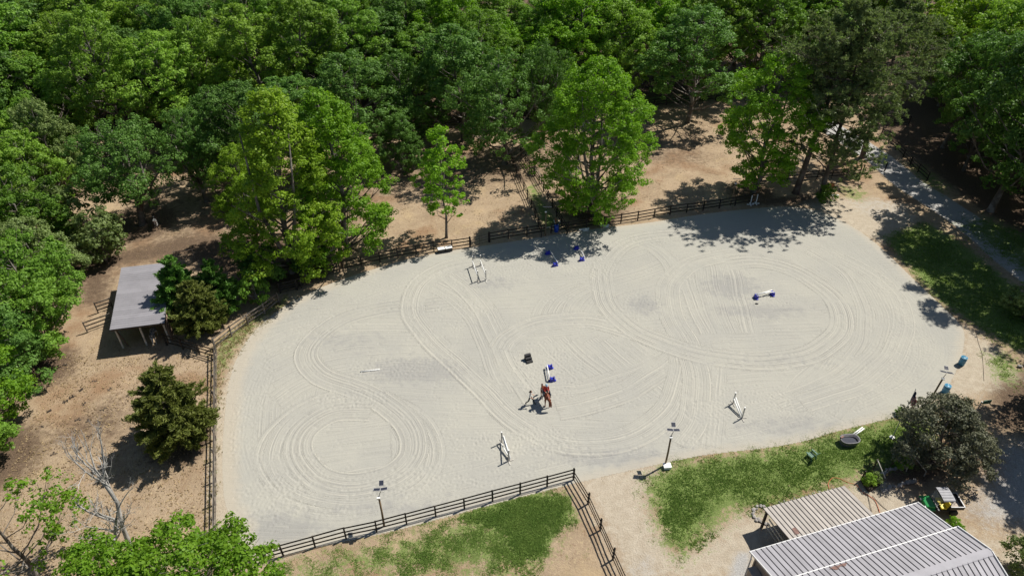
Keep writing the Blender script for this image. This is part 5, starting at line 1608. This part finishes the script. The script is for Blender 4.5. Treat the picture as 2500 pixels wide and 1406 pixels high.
for s in (-1, 1):
    MB().beam((0.25, s * .26, 0), (0.22, s * .26, 0.56), 0.06, 0.06).build('leg', 'chair_green', ch)
    MB().beam((-0.32, s * .26, 0), (-0.22, s * .26, 0.36), 0.06, 0.06).build('leg', 'chair_green', ch)
    MB().box((0.02, s * .31, 0.59), (0.62, 0.11, 0.035)).build('armrest', 'chair_green', ch)
for k in range(5):
    MB().box((-0.18 + k * 0.115, 0, 0.37 - 0.0 * k), (0.095, 0.50, 0.03)).build('seat_slat', 'chair_green', ch)
for k in range(5):
    y = -0.21 + k * 0.105
    MB().beam((-0.20, y, 0.36), (-0.46, y * 1.15, 0.98 + 0.06 * (1 - abs(k - 2) / 2)), 0.09, 0.025).build('back_slat', 'chair_green', ch)
for lbl, a, b in (('white-lidded black box, left of the two by the far fence', (1069, 617), (1086, 614)), ('white-lidded black box, right of the two by the far fence', (1087, 614), (1104, 611))):
    p, rz, L = two_points(a, b)
    t = thing('feed_bin', lbl, 'box', p, rz, 'white-lidded boxes by the far fence')
    MB().box((L / 2, 0, 0.25), (L - 0.05, 0.55, 0.5)).build('body', 'black_plastic', t, bevel=0.02)
    MB().box((L / 2, 0, 0.53), (L - 0.02, 0.62, 0.06)).build('lid', 'white_paint', t, bevel=0.01)
t = thing('small_rock', 'small black lump on the sand below the slanted-pole jump', 'rock', G(1847, 743))
MB().lathe([(0.02, 0), (0.20, 0.05), (0.17, 0.13), (0.05, 0.17)], n=9, sy=0.55).build('lump', 'black_plastic', t, True)
t = thing('rust_board', 'rusty orange board leaning beside the shorter pine', 'board', G(2026, 462), 0.1)
MB().box((0, 0, 0.5), (1.0, 0.06, 0.75), 0, -0.2).box((-.3, 0.1, .25), (.06, .06, .5)).box((.3, 0.1, .25), (.06, .06, .5)).build('board', 'rust_orange', t)
t = thing('white_slab', 'white slab on the dirt by the foot of the shorter pine', 'slab', G(2030, 478), 0.1)
MB().box((0, 0, 0.06), (0.9, 0.4, 0.12)).box((.75, -.1, .05), (.4, .3, .1), .4).build('slab', 'white_paint', t, bevel=0.02)

STONES = []
srng = np.random.default_rng(8)
for k in range(4):
    bm = bmesh.new()
    bmesh.ops.create_icosphere(bm, subdivisions=1, radius=1)
    for v in bm.verts:
        v.co *= srng.uniform(0.75, 1.2)
        v.co.z *= 0.62
    me = bpy.data.meshes.new('stone')
    bm.to_mesh(me)
    bm.free()
    me.materials.append(MATS['stone'])
    STONES.append(me)
def stone_line(label, pts, n, size=0.16):
    C = catmull([tuple(G(*p))[:2] for p in pts], 16)
    root = thing('stone_border', label, 'stone border', (C[0][0], C[0][1], 0), 0, 'stone borders of the beds')
    for k in range(n):
        p = C[int(k * (len(C) - 1) / max(1, n - 1))] + srng.normal(0, 0.06, 2)
        s = size * srng.uniform(0.6, 1.35)
        put('stone', STONES[k % 4], root, (p[0] - C[0][0], p[1] - C[0][1], s * 0.35), (srng.uniform(-.3, .3), srng.uniform(-.3, .3), srng.uniform(0, 6.28)), (s * srng.uniform(.9, 1.5), s, s))
stone_line('ring of grey stones round the small bed at the lean-to corner', [(1868, 1236), (1850, 1238), (1838, 1248), (1846, 1264), (1858, 1274), (1872, 1280)], 26, 0.12)
stone_line('row of pale stones below the garden bed', [(2150, 1197), (2164, 1195), (2175, 1189), (2195, 1185), (2212, 1178), (2232, 1174)], 22, 0.17)
stone_line('row of stones along the upper edge of the garden bed', [(2155, 1158), (2172, 1148), (2190, 1146), (2225, 1138)], 16, 0.14)
stone_line('line of stones along the lean-to drip edge', [(1905, 1227), (1940, 1218), (1990, 1204), (2040, 1190)], 20, 0.07)
t = thing('loose_rock', 'pale rock on the dirt near the right edge', 'rock', G(2490, 895))
put('stone', STONES[1], t, (0, 0, 0.1), (0, 0, 0), (.3, .2, .2))

# garden bed with a timber frame, vines and a pole arch
gb = thing('garden_bed', 'dark timber-framed garden bed with leafy plants behind the lean-to', 'garden bed', G(2121, 1196))
q = [G(2101, 1173) - gb.location, G(2121, 1200) - gb.location, G(2146, 1184) - gb.location, G(2124, 1158) - gb.location]
for i in range(4):
    a, b = q[i], q[(i + 1) % 4]
    MB().beam((a.x, a.y, 0.14), (b.x, b.y, 0.14), 0.12, 0.28).build('side_board', 'timber_dark', gb)
MB().add([(v.x, v.y, 0.2) for v in q], [(0, 1, 2, 3)]).build('soil', 'timber_dark', gb)
for a, b in ((q[0], 1.2), (q[3], 1.9), (q[2], 0.7)):
    MB().beam((a.x, a.y, 0), (a.x + 0.05, a.y, b), 0.09, 0.09).build('post', 'timber_dark', gb)
MB().beam((q[3].x, q[3].y, 1.88), (q[2].x + .3, q[2].y + .1, 0.75), 0.06, 0.06).build('arch_pole', 'timber_pale', gb)
MB().beam((q[0].x, q[0].y, 0.3), (q[0].x + .5, q[0].y + .5, 1.5), 0.05, 0.05).build('arch_pole', 'timber_dark', gb)
for lbl, px_, py_, s, cm in (('leafy vine in the timber garden bed, left of the two', 2117, 1181, .36, 'leaf_oak'), ('leafy vine in the timber garden bed, right of the two', 2133, 1176, .34, 'leaf_olive'), ('dark plants at the shaded end of the garden bed', 2200, 1140, .42, 'leaf_oak'), ('low green plant strip beside the barn gable', 2322, 1283, .30, 'leaf_bright'), ('second low green plant beside the barn gable', 2336, 1297, .26, 'leaf_bright')):
    plant_tree('garden_plant', SHRUB[1], G(px_, py_), 1.0, lbl, 'plant', (s * 1.25, s * 1.25, s * 1.3), 'garden plants', cm)
t = thing('bean_frame', 'thin pole frame over the shaded end of the garden bed', 'frame', G(2212, 1150))
MB().beam((0, 0, 0), (0.1, 0.3, 1.7), .05, .05).beam((.1, .3, 1.7), (1.2, -.5, .6), .05, .05).beam((1.2, -.5, 0), (1.2, -.5, .62), .05, .05).build('frame', 'timber_pale', t)
t = thing('garden_stake', 'single dark stake beside the garden bed', 'stake', G(2164, 1153))
MB().beam((0, 0, 0), (0.18, 0.1, 1.3), .04, .04).beam((0.12, 0.07, 0.9), (0.3, 0.05, 1.15), .03, .03).build('stake', 'timber_dark', t)

def hose(label, pts, r, mat):
    C = catmull([tuple(G(*p))[:2] for p in pts], 10)
    o = MB().tube([(x - C[0][0], y - C[0][1], 0.03 + 0.01 * math.sin(i)) for i, (x, y) in enumerate(C)], r, 5).build('garden_hose', mat, None, True)
    o.location = (C[0][0], C[0][1], 0)
    tag(o, label, 'hose', 'garden hoses')
hose('orange hose curling past the top corner of the lean-to roof', [(2024, 1194), (2022, 1180), (2032, 1167), (2048, 1168), (2070, 1178), (2090, 1184), (2104, 1200)], 0.026, 'hose_orange')
hose('orange hose curving across the dirt from the garden bed to the barn', [(2106, 1202), (2124, 1212), (2136, 1222), (2144, 1240), (2150, 1262)], 0.026, 'hose_orange')
hose('dark hose running straight to the barn eave', [(2118, 1208), (2126, 1240), (2130, 1262)], 0.02, 'hose_dark')
hose('brown hose running right to the barn eave', [(2130, 1210), (2150, 1232), (2172, 1250)], 0.022, 'hose_dark')
hose('thin dark cable lying on the pale dirt beside the upper drum', [(2380, 800), (2388, 835), (2398, 870), (2402, 930)], 0.015, 'hose_dark')
# ------------------------------------------------------------------ utility vehicle
uv_ = thing('utility_vehicle', 'green and black utility vehicle with yellow seats parked beside the barn', 'utility vehicle', (32.78, 32.72, 0), R(180))
# local: +x is forward, y to its left
MB().box((0.0, 0, 0.42), (2.3, 1.0, 0.16)).box((0.15, 0, 0.52), (1.1, 1.16, 0.10)).build('chassis', 'dark_metal', uv_, bevel=0.02)
hd = MB().add([(0.62, -.56, .50), (1.32, -.46, .50), (1.32, .46, .50), (.62, .56, .50), (.62, -.54, 1.00), (1.22, -.40, .84), (1.22, .40, .84), (.62, .54, 1.00)],
              [(3, 2, 1, 0), (4, 5, 6, 7), (0, 1, 5, 4), (1, 2, 6, 5), (2, 3, 7, 6), (3, 0, 4, 7)]).build('hood', 'green_paint', uv_, bevel=0.05)
MB().box((1.33, 0, 0.52), (0.08, 0.98, 0.22)).build('bumper', 'dark_metal', uv_, bevel=0.02)
for s in (-1, 1):
    MB().box((1.28, s * 0.36, 0.74), (0.06, 0.17, 0.12)).build('headlight', 'white_trim', uv_, bevel=0.01)
    MB().box((0.95, s * 0.60, 0.70), (0.66, 0.20, 0.08), 0, 0, 0.08).build('fender', 'green_paint' if s > 0 else 'green_paint', uv_, bevel=0.03)
for s in (-1, 1):
    for x in (0.52, -0.42):
        top_x = 0.30 if x > 0 else -0.42
        MB().tube([(x, s * .56, .55), (top_x, s * .54, 1.80)], 0.025, 6).build('roll_bar', 'dark_metal', uv_)
    MB().box((-0.12, s * 0.28, 0.68), (0.46, 0.48, 0.16)).build('seat', 'seat_yellow', uv_, bevel=0.05)
    MB().box((-0.38, s * 0.28, 0.98), (0.12, 0.46, 0.50), 0, 0, -0.18).build('seat_back', 'seat_yellow', uv_, bevel=0.05)
MB().add([(0.60, -.53, 1.02), (0.60, .53, 1.02), (0.33, .52, 1.76), (0.33, -.52, 1.76)], [(0, 1, 2, 3)]).build('windshield', 'windshield', uv_)
rf = MB()
pr = [(-.66, 1.80), (-.60, 1.86), (-.3, 1.90), (0, 1.91), (.3, 1.90), (.60, 1.86), (.66, 1.80)]
vs = [(x, y, z + dz) for dz in (0, -0.05) for x in (-0.50, 0.40) for y, z in pr]
rf.add(vs, [(i, i + 1, 7 + i + 1, 7 + i) for i in range(6)] + [(14 + i, 21 + i, 22 + i, 15 + i) for i in range(6)] + [(i, 14 + i, 15 + i, i + 1) for i in range(6)] + [(7 + i, 8 + i, 22 + i, 21 + i) for i in range(6)] + [(0, 7, 21, 14), (6, 20, 27, 13)])
ro = rf.build('roof', 'roof_vinyl', uv_)
for y in (-.36, -.12, .12, .36):
    MB().box((-0.05, y, 1.915), (0.80, 0.05, 0.03)).build('roof_rib', 'roof_vinyl', ro)
MB().box((0.40, 0, 1.83), (0.05, 1.22, 0.08)).build('roof_visor', 'dark_metal', uv_, bevel=0.01)
MB().tube([(0.30, 0.28, 0.98), (0.48, 0.28, 0.82)], 0.02, 6).tube([(0.30 + 0.06 * math.sin(a), 0.28 + 0.16 * math.cos(a), 0.99 + 0.14 * math.sin(a)) for a in np.linspace(0, 6.283, 14)], 0.015, 5).build('steering_wheel', 'black_plastic', uv_)
bed = MB().box((-0.95, 0, 0.78), (1.0, 1.26, 0.05)).build('bed_floor', 'bed_liner', uv_)
for s in (-1, 1):
    MB().box((-0.95, s * 0.64, 0.93), (1.04, 0.05, 0.32)).build('bed_side', 'black_plastic', uv_)
MB().box((-0.46, 0, 0.93), (0.05, 1.26, 0.32)).build('bed_front', 'black_plastic', uv_)
tg = MB().box((-1.47, 0, 0.93), (0.05, 1.32, 0.34)).build('tailgate', 'black_plastic', uv_)
MB().box((-1.47, 0, 1.11), (0.07, 1.34, 0.03)).build('tailgate_rim', 'frame_metal', tg)
for s in (-1, 1):
    MB().box((-0.95, s * 0.64, 1.10), (1.04, 0.06, 0.03)).build('bed_rim', 'frame_metal', uv_)
for x, r_ in ((0.92, .29), (-0.92, .31)):
    for s in (-1, 1):
        prof = [(r_ * .55, -.13), (r_ * .9, -.13), (r_, -.09), (r_, .09), (r_ * .9, .13), (r_ * .55, .13)]
        wv = MB().lathe(prof, n=18)
        w = put('wheel', wv.mesh('wheel', 'rubber', False), uv_, (x, s * .58, r_), (R(90), 0, 0))
        MB().lathe([(0.02, -.11), (r_ * .5, -.10), (r_ * .56, -.12), (r_ * .56, .12), (r_ * .5, .10), (0.02, .11)], n=14).build('rim', 'seat_yellow', w)

# ------------------------------------------------------------------ living bodies: one grown skin each
def skin(name, nodes, edges, mat, parent, loc=(0, 0, 0), levels=2, root=0):
    me = bpy.data.meshes.new(name)
    me.from_pydata([n[:3] for n in nodes], edges, [])
    o = bpy.data.objects.new(name, me)
    COL.objects.link(o)
    m = o.modifiers.new('skin', 'SKIN')
    m.use_smooth_shade = True
    m.branch_smoothing = 0.6
    s = o.modifiers.new('sub', 'SUBSURF')
    s.levels = s.render_levels = levels
    for i, n in enumerate(nodes):
        r = n[3]
        me.skin_vertices[0].data[i].radius = r if isinstance(r, tuple) else (r, r)
        me.skin_vertices[0].data[i].use_root = (i == root)
    dg = bpy.context.evaluated_depsgraph_get()
    nm = bpy.data.meshes.new_from_object(o.evaluated_get(dg))
    bpy.data.objects.remove(o)
    nm.name = name
    nm.materials.clear()
    nm.materials.append(MATS[mat])
    nm.shade_smooth()
    return put(name, nm, parent, loc)

def horse(label, loc, rz, coat, mane, head_low=0.0, step=0.0, turn=0.0, scale=1.0, saddle=False):
    """+x is forward; withers 1.5 m"""
    root = thing('horse', label, 'horse', loc, rz, 'horses')
    root.scale = (scale,) * 3
    hx, hz = 1.42 + 0.02 * head_low, 1.72 - 0.95 * head_low
    nodes = [(0.0, 0, 1.13, (.29, .31)),                                            # 0 barrel (root)
             (0.42, 0, 1.16, (.27, .31)), (0.70, 0, 1.18, (.22, .29)),              # 1 girth, 2 chest
             (-0.36, 0, 1.16, (.28, .29)), (-0.68, 0, 1.20, (.27, .26)), (-0.86, 0, 1.16, (.18, .20)),   # 3 loin, 4 croup, 5 buttock
             (0.88, 0.02 * turn, 1.38 - 0.22 * head_low, (.15, .21)),               # 6 neck base
             (1.10, 0.09 * turn, 1.58 - 0.55 * head_low, (.12, .17)),               # 7 neck
             (1.26, 0.20 * turn, 1.74 - 0.85 * head_low, (.11, .14)),               # 8 poll
             (1.42, 0.28 * turn, 1.62 - 0.98 * head_low, (.105, .13)),              # 9 cheek
             (1.58, 0.34 * turn, 1.42 - 1.02 * head_low, (.075, .085)),             # 10 nose
             (1.66, 0.37 * turn, 1.32 - 1.03 * head_low, (.065, .07))]              # 11 muzzle
    nodes = [(n[0] - head_low * {6: .06, 7: .20, 8: .34, 9: .44, 10: .56, 11: .60}.get(i, 0), *n[1:]) for i, n in enumerate(nodes)]
    edges = [(0, 1), (1, 2), (0, 3), (3, 4), (4, 5), (2, 6), (6, 7), (7, 8), (8, 9), (9, 10), (10, 11)]
    for s, ph in ((1, step), (-1, -step)):
        b = len(nodes)      # front leg: elbow, forearm, knee (wrist), cannon, fetlock, hoof
        nodes += [(0.56, s * .17, 0.92, (.11, .13)), (0.58 + ph * .10, s * .17, 0.72, (.075, .085)), (0.60 + ph * .20, s * .165, 0.48, (.055, .06)),
                  (0.59 + ph * .24, s * .165, 0.26, (.038, .04)), (0.61 + ph * .28, s * .165, 0.12, (.045, .05)), (0.65 + ph * .30, s * .165, 0.03, (.058, .065))]
        edges += [(1, b)] + [(b + i, b + i + 1) for i in range(5)]
    for s, ph in ((1, -step), (-1, step)):
        b = len(nodes)      # hind leg: stifle forward, hock back, near-vertical shank
        nodes += [(-0.58, s * .18, 0.92, (.14, .17)), (-0.55 + ph * .08, s * .18, 0.74, (.10, .11)), (-0.78 + ph * .20, s * .17, 0.50, (.055, .065)),
                  (-0.77 + ph * .26, s * .17, 0.28, (.04, .042)), (-0.73 + ph * .28, s * .17, 0.12, (.045, .05)), (-0.69 + ph * .30, s * .17, 0.03, (.058, .065))]
        edges += [(4, b)] + [(b + i, b + i + 1) for i in range(5)]
    skin('body', nodes, edges, coat, root)
    pz = 1.74 - 0.85 * head_low
    ex = 0.34 * head_low
    for s in (-1, 1):
        MB().tube([(1.25 - ex, .20 * turn + s * .06, pz + .10), (1.25 - ex, .20 * turn + s * .075, pz + .19), (1.28 - ex, .20 * turn + s * .08, pz + .27)], [.035, .04, .006], 6).build('ear', coat, root)
    m = MB()
    for k in range(9):
        u = k / 8
        x, z, y = 0.80 + (.46 - ex) * u, 1.52 - .12 * head_low + (.36 - .85 * head_low) * u, .20 * turn * u ** 2
        z += 0.02
        m.box((x, y - 0.05, z), (.075, .05, .22), 0, 0.25, -.3)
    m.build('mane', mane, root)
    MB().tube([(-0.93, 0, 1.26), (-1.08, 0, 1.12), (-1.12, 0.02, .80), (-1.08, .02, .48)], [.045, .07, .085, .02], 8).build('tail', mane, root, True)
    if saddle:
        MB().tube([(.34, 0, 1.47), (.10, 0, 1.44), (-.16, 0, 1.50)], [.10, .14, .10], 8).build('saddle', 'leather_dark', root, True)
        for s in (-1, 1):
            MB().box((.12, s * .29, 1.22), (.42, .04, .44), 0, s * -.12).build('saddle_flap', 'leather_dark', root, bevel=.02)
        pad = MB()
        for s in (-1, 1):
            pad.box((.06, s * .265, 1.27), (.66, .03, .48), 0, s * -.18)
        pad.build('saddle_pad', 'cloth_grey', root, bevel=.01)
        MB().tube([(1.30 - ex, .22 * turn + .11, pz - .02), (1.56 - 1.6 * ex, .33 * turn + .09, 1.46 - 1.02 * head_low), (1.58 - 1.6 * ex, .34 * turn, 1.48 - 1.0 * head_low), (1.56 - 1.6 * ex, .33 * turn - .09, 1.46 - 1.02 * head_low), (1.30 - ex, .22 * turn - .11, pz - .02)], .014, 5).build('bridle', 'leather_dark', root)
    return root

def hand(root, p, d, up, mat='skin'):
    """palm and five curled fingers closing along d"""
    p, d = Vector(p), Vector(d).normalized()
    side = d.cross(Vector(up)).normalized()
    dn = side.cross(d).normalized()
    m = MB().box(tuple(p + d * .04), (.08, .07, .035), math.atan2(d.y, d.x))
    for k in range(4):
        b = p + d * .08 + side * (.028 - .019 * k)
        l = (.036, .042, .038, .030)[k]
        m.tube([b, b + d * l, b + d * l * 1.3 - dn * l * .7, b + d * l * .7 - dn * l * 1.2], [.010, .009, .009, .007], 5)
    m.tube([p + side * .035 + d * .02, p + side * .065 + d * .05, p + side * .05 + d * .085 - dn * .02], [.012, .011, .008], 5)
    return m.build('hand', mat, root, True)

def person(label, loc, rz, top, bottom, pose, hair, helmet=None, hold=None):
    root = thing('person', label, 'person', loc, rz, 'people in the arena')
    if pose == 'walk':
        pel = (0, 0, .90)
        J = dict(hipL=(.02, .09, .86), kneeL=(.30, .10, .50), ankL=(.40, .10, .09), toeL=(.58, .10, .05), hipR=(-.02, -.09, .86), kneeR=(-.10, -.10, .48), ankR=(-.40, -.10, .13), toeR=(-.27, -.10, .04),
                 spine=(.01, 0, 1.10), chest=(.04, 0, 1.30), neck=(.05, 0, 1.44), shL=(.04, .17, 1.38), elL=(.02, .24, 1.12), wrL=(.24, .22, 1.04), shR=(.04, -.17, 1.38), elR=(.00, -.24, 1.12), wrR=(.22, -.18, 1.00), head=(.08, 0, 1.58))
    else:
        pel = (0, 0, 1.60)
        J = dict(hipL=(.06, .15, 1.56), kneeL=(.36, .36, 1.28), ankL=(.16, .38, .88), toeL=(.34, .39, .86), hipR=(.06, -.15, 1.56), kneeR=(.36, -.36, 1.28), ankR=(.16, -.38, .88), toeR=(.34, -.39, .86),
                 spine=(.03, 0, 1.80), chest=(.07, 0, 2.00), neck=(.10, 0, 2.14), shL=(.08, .18, 2.06), elL=(.10, .25, 1.80), wrL=(.36, .14, 1.74), shR=(.08, -.18, 2.06), elR=(.10, -.25, 1.80), wrR=(.36, -.14, 1.74), head=(.14, 0, 2.27))
    names = ['pel', 'spine', 'chest', 'neck', 'shL', 'elL', 'wrL', 'shR', 'elR', 'wrR', 'hipL', 'kneeL', 'ankL', 'toeL', 'hipR', 'kneeR', 'ankR', 'toeR']
    rad = [(.15, .12), (.13, .10), (.15, .11), .055, .065, .048, .034, .065, .048, .034, .088, .066, .046, .04, .088, .066, .046, .04]
    J['pel'] = pel
    nodes = [(*J[n], r) for n, r in zip(names, rad)]
    ix = {n: i for i, n in enumerate(names)}
    E_ = [('pel', 'spine'), ('spine', 'chest'), ('chest', 'neck'), ('chest', 'shL'), ('shL', 'elL'), ('elL', 'wrL'), ('chest', 'shR'), ('shR', 'elR'), ('elR', 'wrR'),
          ('pel', 'hipL'), ('hipL', 'kneeL'), ('kneeL', 'ankL'), ('ankL', 'toeL'), ('pel', 'hipR'), ('hipR', 'kneeR'), ('kneeR', 'ankR'), ('ankR', 'toeR')]
    body = skin('body', nodes, [(ix[a], ix[b]) for a, b in E_], 'skin', root)
    # clothing follows the body: faces are coloured by where they are
    me = body.data
    for mt in (top, bottom, 'leather_dark'):
        me.materials.append(MATS[mt])
    waist = pel[2] + .04
    for pgn in me.polygons:
        c_ = pgn.center
        low = min(J['ankL'][2], J['ankR'][2])
        arm = math.hypot(c_.x - J['wrL'][0], c_.y - J['wrL'][1]) < .14 or math.hypot(c_.x - J['wrR'][0], c_.y - J['wrR'][1]) < .14
        if c_.z < low + .06 or (c_.z < J['ankR'][2] + .02 and c_.x < J['ankR'][0] + .12 and pose == 'walk') :
            pgn.material_index = 3
        elif c_.z < waist and not (arm and c_.z > pel[2] - .02):
            pgn.material_index = 2
        elif c_.z < J['neck'][2] - .01 and not (arm and pose == 'walk'):
            pgn.material_index = 1
    hp = J['head']
    hb = MB().lathe([(.02, -.125), (.055, -.11), (.078, -.06), (.088, .0), (.09, .05), (.075, .10), (.03, .125)], hp, 14, 1.12, 0.92)
    hb.box((hp[0] + .105, hp[1], hp[2] - .01), (.03, .026, .04)).box((hp[0] + .09, hp[1], hp[2] - .06), (.02, .05, .014))
    for s in (-1, 1):
        hb.box((hp[0], hp[1] + s * .085, hp[2] - .005), (.04, .016, .055))
    hd_ = hb.build('head', 'skin', root, True)
    for s in (-1, 1):
        MB().lathe([(.002, -.012), (.012, 0), (.002, .012)], (hp[0] + .088, hp[1] + s * .032, hp[2] + .012), 8).build('eye', 'black_plastic', hd_)
    if helmet:
        MB().lathe([(.118, .0), (.122, .04), (.112, .09), (.075, .135), (.02, .15)], (hp[0] - .01, hp[1], hp[2] + .015), 16, 1.1, .95).box((hp[0] + .13, hp[1], hp[2] + .03), (.10, .15, .015)).build('helmet', helmet, root, True)
    MB().lathe([(.03, -.10), (.09, -.06), (.103, .0), (.10, .07), (.08, .115), (.02, .14)], (hp[0] - .022, hp[1], hp[2]), 14, 1.0, .92).tube([(hp[0] - .10, 0, hp[2] + .02), (hp[0] - .15, .0, hp[2] - .06), (hp[0] - .15, .01, hp[2] - .2)], [.04, .045, .012], 7).build('hair', hair, root, True)
    hand(root, J['wrL'], Vector(J['wrL']) - Vector(J['elL']), (0, 0, 1))
    hand(root, J['wrR'], Vector(J['wrR']) - Vector(J['elR']), (0, 0, 1))
    return root

hf, hb_ = G(1338, 991), G(1324, 973)
hd_ang = R(-76)
hc = (hf + hb_) / 2
horse('chestnut horse with lowered head carrying a rider', (hc.x, hc.y, 0.045), hd_ang, 'horse_chestnut', 'horse_mane', 0.85, 0.25, 0.5, 1.04, True)
rl = Vector((hc.x, hc.y, 0.045)) + Vector((math.cos(hd_ang), math.sin(hd_ang), 0)) * 0.06
person('rider in red top and pale blue helmet on the chestnut horse', rl, hd_ang, 'cloth_red', 'cloth_grey', 'ride', 'hair_dark', 'helmet_blue')
wp = (G(1287, 986) + G(1300, 988)) / 2
person('person in white top and dark trousers walking beside the chestnut horse', (wp.x, wp.y, 0.04), R(-12), 'cloth_white', 'cloth_dark', 'walk', 'hair_dark')
horse('spotted grey horse standing at the right corner of the shed', G(380, 832), R(-72), 'horse_appaloosa', 'mane_black', 0.45, 0.2, 0.3, 1.0)
horse('dark and white horse in the deep shade behind the shed', G(383, 556), R(115), 'horse_pinto', 'mane_black', 0.5, 0.3, -0.3, 1.0)

# dung piles scattered over the left paddock
drng = random.Random(4)
DP = []
for k in range(3):
    m = MB()
    for _ in range(9):
        a, q_ = drng.uniform(0, 6.28), drng.uniform(0, .24)
        r_ = drng.uniform(.05, .10)
        m.lathe([(r_ * .5, -r_ * .3), (r_, r_ * .2), (r_ * .6, r_ * .8), (0.01, r_)], (q_ * math.cos(a), q_ * math.sin(a), .02), 6)
    DP.append(m.mesh('dung_pile', 'timber_dark'))
for px_, py_ in [(120, 1003), (178, 968), (205, 985), (160, 980), (255, 1000), (192, 1023), (215, 1028), (240, 1046), (100, 1043), (133, 1107), (118, 1145), (218, 1065), (272, 949), (310, 967), (196, 952), (75, 1196), (85, 930), (230, 930), (160, 890), (195, 1095)]:
    o = put('dung_pile', drng.choice(DP), None, G(px_ + drng.uniform(-3, 3), py_), (0, 0, drng.uniform(0, 6.28)), (1.2, 1.0, 0.6))
    tag(o, 'small dark dung pile on the bare dirt of the left paddock', 'dung', 'dung piles in the left paddock')
